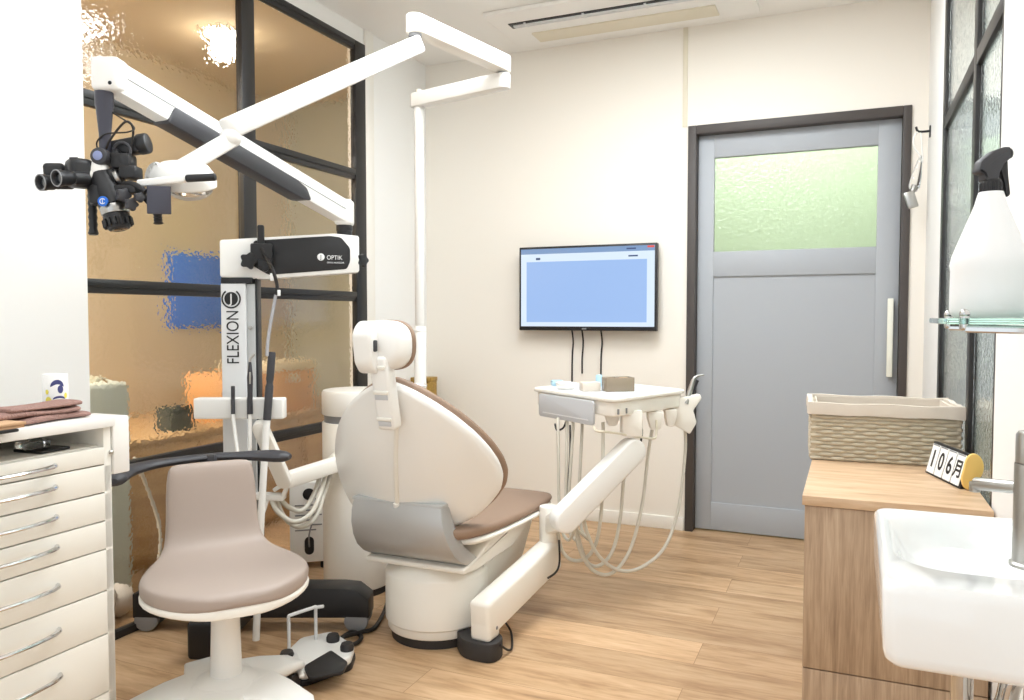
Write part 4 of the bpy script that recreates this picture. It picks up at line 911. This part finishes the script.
for x_, y_ in ((287, 656), (333, 639), (347, 648)):
    b = nb(); o_ = onz(x_, y_, .052); o_.z = .046; lathe(b, [(0, 0), (.021, 0), (.022, .012), (.018, .022), (0, .023)], Matrix.Translation(o_), 20)
    if x_ == 287: cyl(b, V((o_.x, o_.y, .02)), o_, .016, n=16)
    mk('button', b, M['rubber'], fc)
b = nb(); o_ = onz(280, 676, .03); bar(b, o_, onz(294, 672, .035), .03, .026, .008); mk('lever', b, M['cream'], fc)
b = nb(); p1_, p2_ = onz(289, 651, .04), onz(316, 641, .04); h1_, h2_ = p1_+ZU*.115, p2_+ZU*.115
tube(b, [p1_-ZU*.02, p1_+ZU*.10, p1_+ZU*.111, h1_+(h2_-h1_).normalized()*.012, h2_-(h2_-h1_)*.12, h2_, p2_+ZU*.10, p2_-ZU*.02], .0055, 10, 4); 
bar(b, h2_-(h2_-h1_)*.1+RT*.0, h2_+RT*.028+ZU*.002, .016, .008, .003); bar(b, h1_, h2_, .014, .008, .003); mk('carry_bail', b, M['silver'], fc)
b = nb(); tube(b, [onz(336, 642, .03), onz(341, 641, .012), onz(347, 646, .009), onz(358, 642, .009), onz(361, 636, .009), onz(352, 632, .010), onz(341, 638, .020), onz(346, 636, .024), onz(362, 632, .012), onz(374, 628, .009), onz(383, 614, .009), onz(388, 600, .009), onz(389, 588, .012)], .0075, 10); mk('cord', b, M['cable'], fc)

# ================================================================== WOODEN BOX IN THE CORNER
wb = thing('corner_cabinet', 'narrow olive wood cabinet in the back left corner behind the chair', 'cabinet', (-2.24, 3.91, 0))
b = nb(); box(b, (-2.295, 3.87, .03), (-2.192, 3.97, .745), .002); mk('body', b, M['olive_wood'], wb)
b = nb(); box(b, (-2.297, 3.85, .745), (-2.188, 3.972, .768), .002); mk('top', b, M['olive_wood'], wb)
b = nb(); box(b, (-2.292, 3.855, .05), (-2.195, 3.87, .735), .002); mk('cabinet_door', b, M['olive_wood'], wb)

# ================================================================== OAK CABINET, BASKET AND CALENDAR (right)
OX0, OX1, OY0, OY1, OZ = -.102, XR-.006, 2.032, 2.93, .675
k_ = thing('oak_cabinet', 'low light oak cabinet under the wicker basket on the right', 'cabinet', ((OX0+OX1)/2, 2.45, 0))
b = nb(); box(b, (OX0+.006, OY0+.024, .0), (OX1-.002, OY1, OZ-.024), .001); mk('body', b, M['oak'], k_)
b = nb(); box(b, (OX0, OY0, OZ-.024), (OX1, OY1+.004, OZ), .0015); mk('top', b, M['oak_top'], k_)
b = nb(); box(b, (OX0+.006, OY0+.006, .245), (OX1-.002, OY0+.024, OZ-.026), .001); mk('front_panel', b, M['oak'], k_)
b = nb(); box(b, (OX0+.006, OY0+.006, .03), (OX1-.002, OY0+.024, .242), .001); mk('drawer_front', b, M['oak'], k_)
# basket
bl_, br_ = V((-.107, 2.556)), V((.300, 2.580)); BXd = (br_-bl_).normalized(); BYd = V((-BXd.y, BXd.x)); BW, BD, BH = (br_-bl_).length, .27, .172
ba = thing('wicker_basket', 'rectangular beige wicker basket with linen liner on the oak cabinet', 'basket', ((bl_+br_)/2+BYd*BD/2).to_3d()+ZU*OZ)
def bpos(x, y, z): q = bl_+BXd*x+BYd*y; return V((q.x, q.y, OZ+.001+z))
b = nb(); t = nb()
per = 2*(BW+BD)
def perim(s_, out):
    """Point and outward normal along the basket's rim."""
    s_ %= per
    if s_ < BW: return V((s_, -out))
    s_ -= BW
    if s_ < BD: return V((BW+out, s_))
    s_ -= BD
    if s_ < BW: return V((BW-s_, BD+out))
    return V((-out, BD-(s_-BW)))
rowh, colw = .0115, .031
nr = int(BH/rowh); ncs = round(per/colw/2)*2
for r_ in range(nr):
    n = ncs*10; L4 = []
    for k in range(n):
        s_ = per*k/n; ph = PI*ncs*k/n+PI*r_
        out = .0026*math.tanh(2.2*math.sin(ph)); L4.append(out)
    R4 = []
    for k in range(n):
        s_ = per*k/n; vs_ = []
        for zf, oo in ((.04, -.0025), (.18, .0006), (.5, .0014), (.82, .0006), (.96, -.0025)):
            p_ = perim(s_, L4[k]+oo); vs_.append(t.verts.new(bpos(p_.x, p_.y, (r_+zf)*rowh)))
        R4.append(vs_)
    for k in range(n):
        a_, c_ = R4[k], R4[(k+1) % n]
        for q in range(4): t.faces.new((a_[q], c_[q], c_[q+1], a_[q+1]))
bmesh.ops.recalc_face_normals(t, faces=t.faces[:]); merge(b, t)
th = .012
for lo_, hi_ in (((0, .003, 0), (BW, .003+th, BH-.004)), ((0, BD-th-.003, 0), (BW, BD-.003, BH-.004)), ((.003, 0, 0), (.003+th, BD, BH-.004)), ((BW-th-.003, 0, 0), (BW-.003, BD, BH-.004)), ((.003, .003, 0), (BW-.003, BD-.003, .01))):
    box(b, lo_, hi_, 0, mx=frame(bpos(0, 0, 0), BXd.to_3d(), BYd.to_3d(), ZU))
mk('weave', b, M['wicker'], ba, sharp=60)
b = nb(); FB = frame(bpos(0, 0, 0), BXd.to_3d(), BYd.to_3d(), ZU)
def wob(bm, p0, p1, dep, z0, z1, ph):
    """Soft cloth band."""
    p0, p1 = V(p0), V(p1); dd_ = (p1-p0); nn = V((dd_.y, -dd_.x)).normalized(); rings = []
    for i in range(33):
        f_ = i/32; c_ = p0+dd_*f_; o5 = .0014*math.sin(19*f_+ph)+.0010*math.sin(41*f_+ph*2); zt = z1+.0016*math.sin(13*f_+ph*3); zb = z0+.0012*math.sin(17*f_+ph)
        ring = [c_+nn*(dep*.5+o5), c_+nn*(dep*.55+o5), c_+nn*(dep*.42+o5), c_-nn*(dep*.42), c_-nn*(dep*.55), c_-nn*(dep*.5)]; zs_ = [zb, (zb+zt)/2, zt, zt, (zb+zt)/2, zb]
        rings.append([FB @ V((q.x, q.y, z_)) for q, z_ in zip(ring, zs_)])
    loft(bm, rings)
wob(b, (-.008, 0), (BW+.008, 0), .018, BH-.032, BH+.004, .4); wob(b, (BW, -.008), (BW, BD+.008), .018, BH-.032, BH+.004, 1.7); wob(b, (BW+.008, BD), (-.008, BD), .018, BH-.032, BH+.004, 2.9); wob(b, (0, BD+.008), (0, -.008), .018, BH-.032, BH+.004, 4.1)
for lo_, hi_ in (((.016, .016, .02), (BW-.016, .02, BH)), ((.016, BD-.02, .02), (BW-.016, BD-.016, BH)), ((.016, .016, .02), (.02, BD-.016, BH)), ((BW-.02, .016, .02), (BW-.016, BD-.016, BH)), ((.016, .016, .011), (BW-.016, BD-.016, .02))): box(b, lo_, hi_, 0, mx=FB)
mk('liner', b, M['linen'], ba, sharp=60)
# block calendar
c0, c1 = V((.200, 2.472, OZ)), V((.262, 2.262, OZ)); cxd = (c1-c0).normalized(); cyd = V((cxd.y, -cxd.x, 0)); cyd = -cyd if cyd.x > 0 else cyd      # cyd: front side (toward -x)
cl = thing('block_calendar', 'white and black flip calendar block with yellow end piece beside basket', 'calendar', (c0+c1)/2)
Lc = (c1-c0).length; CH = .088
fu = (ZU*CH-cyd*.022).normalized(); fn = cxd.cross(fu); fn = fn if fn.dot(cyd) > 0 else -fn
FT = frame(c0+ZU*.001, -cyd, ZU, cxd)
b = nb(); prism(b, [(0, 0), (.062, 0), (.030, CH), (.022, CH)], Lc, frame(c0+ZU*.001, -cyd, ZU, (-cyd).cross(ZU)), .0015) if (-cyd).cross(ZU).dot(cxd) > 0 else prism(b, [(0, 0), (.062, 0), (.030, CH), (.022, CH)], Lc, frame(c1+ZU*.001, -cyd, ZU, (-cyd).cross(ZU)), .0015)
mk('stand', b, M['black'], cl)
fo_ = c0+ZU*.001; Hf = V((.022, CH)).length
for k, tx_ in enumerate(('1', '0', '6', '月')):
    w_ = (Lc-.012)/4; o_ = fo_+cxd*(.006+w_*(k+.5))+fu*(Hf*.5)+fn*.001
    b = nb(); prism(b, rrect(w_-.005, Hf-.010, .002), .0016, frame(o_, cxd, fu, fn)); cd_ = mk('card', b, M['card'], cl)
    b = nb(); obox(b, o_+fn*.0018+fu*(Hf*.42), cxd, fu, fn, w_-.012, .004, .0004); mk('card_caption', b, M['grey'], cd_)
    text('card_character', tx_, .066 if k < 3 else .050, o_+fn*.002-fu*.002, cxd, fu, M['ink'], cd_, depth=.0003, width=(None, .028, .028, .042)[k], bold=.0012)
b = nb(); oy = c1+cxd*.0105
pl = []
for k in range(40):
    a_ = 2*PI*k/40; r_ = .032*(1+.20*math.cos(2*a_-2.2)+.06*math.cos(3*a_)); pl.append((.026+r_*math.cos(a_)*.85, .046+r_*math.sin(a_)*1.25))
mz = min(p[1] for p in pl); pl = [(p[0], p[1]-mz) for p in pl]
zax = (-cyd).cross(ZU); prism(b, pl, .010, frame((oy if zax.dot(cxd) < 0 else c1)+ZU*.001, -cyd, ZU, zax), .003)
mk('end_piece', b, M['yellow_wood'], cl)

# ================================================================== WASHBASIN
wx0, wx1, wy0, wy1, wz0, wz1 = .040, XR-.001, 1.012, 1.415, .694, .800
sk = thing('washbasin', 'white ceramic wall mounted washbasin at the right edge', 'sink', (.18, 1.2, wz0))
def wring(ix, iy, z, r): return [V((p[0], p[1], z)) for p in rrect(wx1-wx0-2*ix, wy1-wy0-2*iy, r, 6, (wx0+wx1)/2, (wy0+wy1)/2)]
def bring(x0, x1, y0, y1, z, r): return [V((p[0], p[1], z)) for p in rrect(x1-x0, y1-y0, r, 6, (x0+x1)/2, (y0+y1)/2)]
b = nb(); loft(b, [wring(.022, .022, wz0, .012), wring(.010, .009, wz0+.003, .016), wring(.004, .003, wz0+.010, .018), wring(.002, .001, wz0+.020, .018), wring(0, 0, wz1-.014, .018), wring(.001, .001, wz1-.005, .026), wring(.005, .005, wz1, .024),
          bring(.056, .250, 1.085, 1.398, wz1-.0005, .07), bring(.060, .246, 1.090, 1.394, wz1-.003, .07), bring(.070, .238, 1.108, 1.384, wz1-.022, .07), bring(.085, .225, 1.135, 1.37, wz1-.044, .065), bring(.11, .20, 1.18, 1.33, wz1-.056, .04), bring(.14, .17, 1.23, 1.27, wz1-.058, .012)])
mk('bowl', b, M['gloss_white'], sk)
b = nb(); cyl(b, (.155, 1.25, wz1-.0585), (.155, 1.25, wz1-.055), .02, b=.001); mk('drain', b, M['chrome'], sk)
b = nb(); tube(b, [(.15, 1.22, wz0+.01), (.15, 1.22, .58), (.16, 1.24, .545), (.19, 1.27, .54), (.21, 1.28, .56), (.22, 1.28, .60), (.25, 1.28, .62), (XR-.002, 1.28, .62)], .014, 14); cyl(b, (.15, 1.22, .64), (.15, 1.22, .66), .02); cyl(b, (.15, 1.22, .67), (.15, 1.22, .69), .018); mk('waste_pipe', b, M['chrome'], sk)
b = nb(); tube(b, [(.215, 1.15, wz0+.01), (.215, 1.15, .60), (.22, 1.17, .56), (.25, 1.20, .55), (XR-.002, 1.20, .55)], .006, 10); cyl(b, (.215, 1.15, .655), (.215, 1.15, .68), .011, n=16); mk('supply_pipe', b, M['steel'], sk)
fa = thing('faucet', 'chrome cylindrical mixer tap standing on the white washbasin', 'faucet', (.214, 1.148, wz1))
b = nb(); fo2 = V((.214, 1.148, wz1)); lathe(b, [(0, 0), (.025, 0), (.025, .004), (.022, .006), (.022, .128), (.0215, .130), (.0, .13)], Matrix.Translation(fo2)); mk('tap_body', b, M['steel'], fa)
b = nb(); lathe(b, [(0, .131), (.021, .131), (.021, .166), (.018, .17), (0, .17)], Matrix.Translation(fo2)); bar(b, fo2+V((.0, .0, .165)), fo2+V((.05, -.02, .18)), .012, .008, .003); mk('tap_lever', b, M['steel'], fa)
b = nb(); tipp = at(975, 483.5, 1.05); base_ = V((fo2.x, fo2.y, wz1+.098)); cyl(b, base_, tipp, .0085, b=.002); cyl(b, tipp+V((0, 0, .002)), tipp-V((0, 0, .011)), .007, b=.001, n=20); mk('spout', b, M['steel'], fa)

# ================================================================== GLASS SHELF, SPRAY BOTTLE
gs = thing('glass_shelf', 'small clear glass shelf on chrome brackets above the washbasin', 'shelf', (.2, 1.25, 1.10))
b = nb(); box(b, (.112, 1.13, 1.1035), (XR-.001, 1.372, 1.1115), .0015); mk('shelf_pane', b, M['clear'], gs)
for yy in (1.16, 1.34):
    b = nb(); bar(b, (.135, yy, 1.098), (XR-.0005, yy, 1.094), .012, .010, .002); cyl(b, (.135, yy, 1.096), (.135, yy, 1.1155), .006, n=16); sphere(b, (.135, yy, 1.117), .0065, n=16); mk('bracket', b, M['chrome'], gs)
b = nb(); box(b, (.285, 1.13, 1.075), (XR-.0005, 1.372, 1.103), .004); mk('support_rail', b, M['white'], gs)
bt_ = V((.1755, 1.266, 1.1118))
sb = thing('spray_bottle', 'white spray bottle with black trigger head on the glass shelf', 'spray bottle', bt_)
b = nb(); lathe(b, [(0, 0), (.046, 0), (.051, .004), (.0535, .012), (.0535, .035), (.053, .065), (.0545, .074), (.052, .086), (.042, .110), (.031, .136), (.0225, .156), (.0185, .170), (.017, .174), (0, .174)], Matrix.Translation(bt_) @ Matrix.Diagonal((.89, .89, 1, 1)), 48); mk('bottle_body', b, M['bottle_white'], sb)
b = nb(); lathe(b, [(0, .168), (.0165, .168), (.0172, .171), (.0172, .188), (.015, .191), (0, .191)], Matrix.Translation(bt_) @ Matrix.Diagonal((.76, .76, 1, 1)), 28)
for k in range(18): a_ = 2*PI*k/18; o_ = bt_+V((.0129*math.cos(a_), .0129*math.sin(a_), .1785)); cyl(b, o_-ZU*.008, o_+ZU*.008, .0012, n=6)
mk('bottle_collar', b, M['black'], sb)
b = nb(); FTg = frame(bt_+DP*.0095-ZU*.008-RT*.004, RT*.70, ZU, -DP*.73)
prism(b, roundpoly([(-.014, .197), (.013, .197), (.016, .208), (.026, .222), (.036, .226), (.036, .243), (.024, .243), (.004, .238), (-.022, .224), (-.028, .208), (-.014, .206)], .004), .026, FTg, .004); mk('trigger_head', b, M['dark'], sb)
b = nb(); FTg2 = frame(bt_+DP*.005-ZU*.008-RT*.008, RT*.72, ZU, -DP*.73)
prism(b, roundpoly([(.026, .226), (.038, .226), (.040, .205), (.045, .178), (.038, .174), (.032, .196), (.024, .214)], .003), .014, FTg2, .002); mk('trigger', b, M['black'], sb)
b = nb(); cyl(b, bt_+RT*.019+ZU*.2265, bt_+RT*.026+ZU*.2275, .0075, n=20); mk('nozzle', b, M['black'], sb)

# ================================================================== HOOK AND WHAT HANGS ON IT
hy_ = 3.93
hk_ = thing('wall_hook', 'small black wall hook high on the right beside the door frame', 'hook', (XR, hy_, 1.93))
b = nb(); box(b, (XR-.006, hy_-.012, 1.905), (XR, hy_+.012, 1.955), .002); mk('hook_plate', b, M['black'], hk_)
b = nb(); tube(b, [(XR-.004, hy_, 1.932), (XR-.035, hy_, 1.932), (XR-.052, hy_, 1.938), (XR-.058, hy_, 1.955)], .005, 10); mk('hook_arm', b, M['black'], hk_)
ho_ = thing('hanging_clip', 'clear plastic strap with metal clip hanging from black wall hook', 'strap', (XR-.045, hy_, 1.65))
b = nb(); tube(b, [(XR-.040, hy_, 1.928), (XR-.044, hy_, 1.939), (XR-.052, hy_, 1.932), (XR-.066, hy_-.004, 1.91), (XR-.066, hy_-.004, 1.87), (XR-.045, hy_-.003, 1.835), (XR-.030, hy_, 1.80), (XR-.036, hy_, 1.90), (XR-.038, hy_, 1.926)], .0035, 8); mk('loop', b, M['white'], ho_)
b = nb(); lathe(b, [(0, 0), (.004, 0), (.014, -.05), (.022, -.10), (.024, -.14), (.014, -.16), (0, -.16)], frame((XR-.036, hy_, 1.83), V((1, 0, -.18)).normalized(), V((0, 1, 0)), V((.18, 0, 1)).normalized()), 16); mk('plastic_sleeve', b, M['clear_plastic'], ho_)
b = nb(); obox(b, V((XR-.072, hy_, 1.635)), V((.95, 0, .3)).normalized(), V((0, 1, 0)), V((-.3, 0, .95)).normalized(), .042, .026, .075, .004); cyl(b, (XR-.068, hy_, 1.668), (XR-.058, hy_, 1.70), .010, n=16); mk('metal_clip', b, M['steel'], ho_)

# ================================================================== THINGS SEEN THROUGH THE LEFT GLASS
cn = thing('storage_counter', 'long tan storage counter behind the rippled glass partition', 'counter', (-3.2, 3.2, 0))
b = nb(); box(b, (-3.60, 2.02, 0), (-2.86, 4.38, .55), .003); mk('body', b, M['annex_counter'], cn)
b = nb(); box(b, (-3.61, 2.0, .55), (-2.84, 4.40, .575), .003); mk('top', b, M['annex_counter'], cn)
for y0_ in (2.04, 2.82, 3.60): b = nb(); box(b, (-2.86, y0_, .04), (-2.845, y0_+.76, .53), .003); mk('cabinet_door', b, M['annex_counter'], cn)
def carton(lo_, hi_, label, lid=True, m='orange_box'):
    t_ = thing('storage_box', label, 'box', ((lo_[0]+hi_[0])/2, (lo_[1]+hi_[1])/2, lo_[2]), group='storage boxes behind the glass'); zl = hi_[2]-.05 if lid else hi_[2]
    b = nb(); box(b, lo_, (hi_[0], hi_[1], zl), .004); mk('body', b, M[m], t_)
    if lid:
        b = nb(); box(b, (lo_[0]-.008, lo_[1]-.008, zl), (hi_[0]+.008, hi_[1]+.008, hi_[2]), .004); mk('lid', b, M['box_lid'], t_)
        b = nb(); box(b, (hi_[0], (lo_[1]+hi_[1])/2-.04, zl-.07), (hi_[0]+.006, (lo_[1]+hi_[1])/2+.04, zl-.02), .003); mk('label_holder', b, M['box_lid'], t_)
    return t_
carton((-3.25, 3.38, .5755), (-2.90, 3.76, .86), 'large orange storage box with cream lid behind the glass')
carton((-3.18, 3.06, .5755), (-2.93, 3.34, .82), 'orange box without lid behind the column and glass', False)
carton((-3.0, 2.70, .5755), (-2.90, 2.84, .685), 'small dark green box on the counter behind the glass', False, 'dark_box')
carton((-3.10, 2.98, .5755), (-2.92, 3.2, .60) if False else (-2.93, 3.2, .63), 'low dark box in front of the orange box behind glass', False, 'dark_box') if False else None
bn_ = thing('pale_bin', 'pale grey bin behind the glass beside the drawer cabinet', 'bin', (-2.75, 2.05, 0))
b = nb(); box(b, (-2.86+.02, 1.88, 0), (-2.60, 2.22, .86), .02, 3); mk('bin_body', b, M['bin'], bn_)
b = nb()
for k in range(7): sphere(b, (-2.79+.02*(k % 3)+.05, 1.93+.042*k, .86), .03, 1, 1, .7, n=12)
mk('bin_contents', b, M['annex_end'], bn_)
b = nb(); box(b, (-3.62, 3.36, 1.05), (-3.60, 3.92, 1.49), .004); solo('blue_poster', b, M['blue_panel'], 'blue panel on the beige wall behind the rippled glass', 'poster', (-3.61, 3.64, 1.05))
b = nb(); tube(b, [(-2.40, 2.06, .60), (-2.395, 2.12, .45), (-2.39, 2.16, .3), (-2.385, 2.14, .12), (-2.385, 2.13, .012)], .007, 10); solo('hanging_cable', b, M['hose'], 'white cord hanging behind the glass beside the stool', 'cable', (-2.385, 2.13, .005))
b = nb(); sphere(b, (-2.50, 1.93, .085), .085, 1, 1.2, 1); sphere(b, (-2.49, 2.05, .06), .06, 1, 1, 1); sphere(b, (-2.48, 1.92, .17), .055); solo('white_bag', b, M['linen'], 'pale crumpled bag on the floor behind the glass', 'bag', (-2.52, 1.98, 0))
lx = onz(222, 38, ZC-.05); lx = V((lx.x, lx.y, ZC-.02))
ad_ = thing('ceiling_downlight', 'round warm downlight in the ceiling behind the rippled glass', 'ceiling light', lx)
b = nb(); lathe(b, [(.085, 0), (.10, 0), (.10, -.012), (.085, -.014)], Matrix.Translation(lx)); mk('ring', b, M['white'], ad_)
b = nb(); cyl(b, lx-ZU*.0, lx-ZU*.012, .085, b=.002); mk('diffuser', b, M['lamp_glow'], ad_)

# ================================================================== LIGHTS, WORLD, CAMERA
def area(name, loc, sx, sy, power, color=(1, 1, 1), rot=(0, 0, 0)):
    l = bpy.data.lights.new(name, 'AREA'); l.shape = 'RECTANGLE'; l.size = sx; l.size_y = sy; l.energy = power; l.color = color
    o = bpy.data.objects.new(name, l); C.objects.link(o); o.location = loc; o.rotation_euler = rot; return o
area('ceiling_lamp_front', (-1.0, .4, ZC-.02), 1.6, 1.0, 10, (.92, .965, 1))
area('ceiling_lamp_middle', (-1.0, 1.9, ZC-.02), 1.3, .8, 21, (.92, .965, 1))
area('back_wall_fill', (-.42, 3.1, ZC-.02), .55, .4, 9, (.92, .965, 1))  # fill light added under the ceiling to brighten the back wall
area('chair_fill', (-1.0, 2.72, ZC-.02), .4, .36, 16, (.92, .965, 1))  # extra unseen fill above the chair, added to lift the far end
area('annex_fill', (-3.0, 1.0, ZC-.04), .9, .8, 54, (1, .985, .95))  # added fill hidden behind the pier, brightens the room beyond the left glass
pl_ = bpy.data.lights.new('downlight_bulb', 'POINT'); pl_.energy = 3; pl_.color = (1, .92, .8); pl_.shadow_soft_size = .06
po_ = bpy.data.objects.new('downlight_bulb', pl_); C.objects.link(po_); po_.location = lx-ZU*.09
area('hall_lamp', (.95, 2.6, ZC-.03), .8, 2.4, 52, (.96, 1, 1))
area('corridor_lamp', (-.3, 4.75, ZC-.03), 1.6, .8, 14, (.97, 1, .95))
w = bpy.data.worlds.new('World'); bpy.context.scene.world = w; w.use_nodes = True
w.node_tree.nodes['Background'].inputs[0].default_value = (.90, .96, 1, 1); w.node_tree.nodes['Background'].inputs[1].default_value = 1.2
cam_ = bpy.data.cameras.new('Camera'); co = bpy.data.objects.new('Camera', cam_); C.objects.link(co)
cam_.sensor_width = 36; cam_.lens = F*36/1024; cam_.clip_start = .02
co.location = EYE; co.rotation_euler = (PI/2-PIT, 0, YAW)
sc = bpy.context.scene; sc.camera = co
sc.view_settings.view_transform = 'Standard'; sc.view_settings.look = 'None'; sc.view_settings.gamma = 1; sc.view_settings.exposure = 0.32
sc.view_settings.use_curve_mapping = False
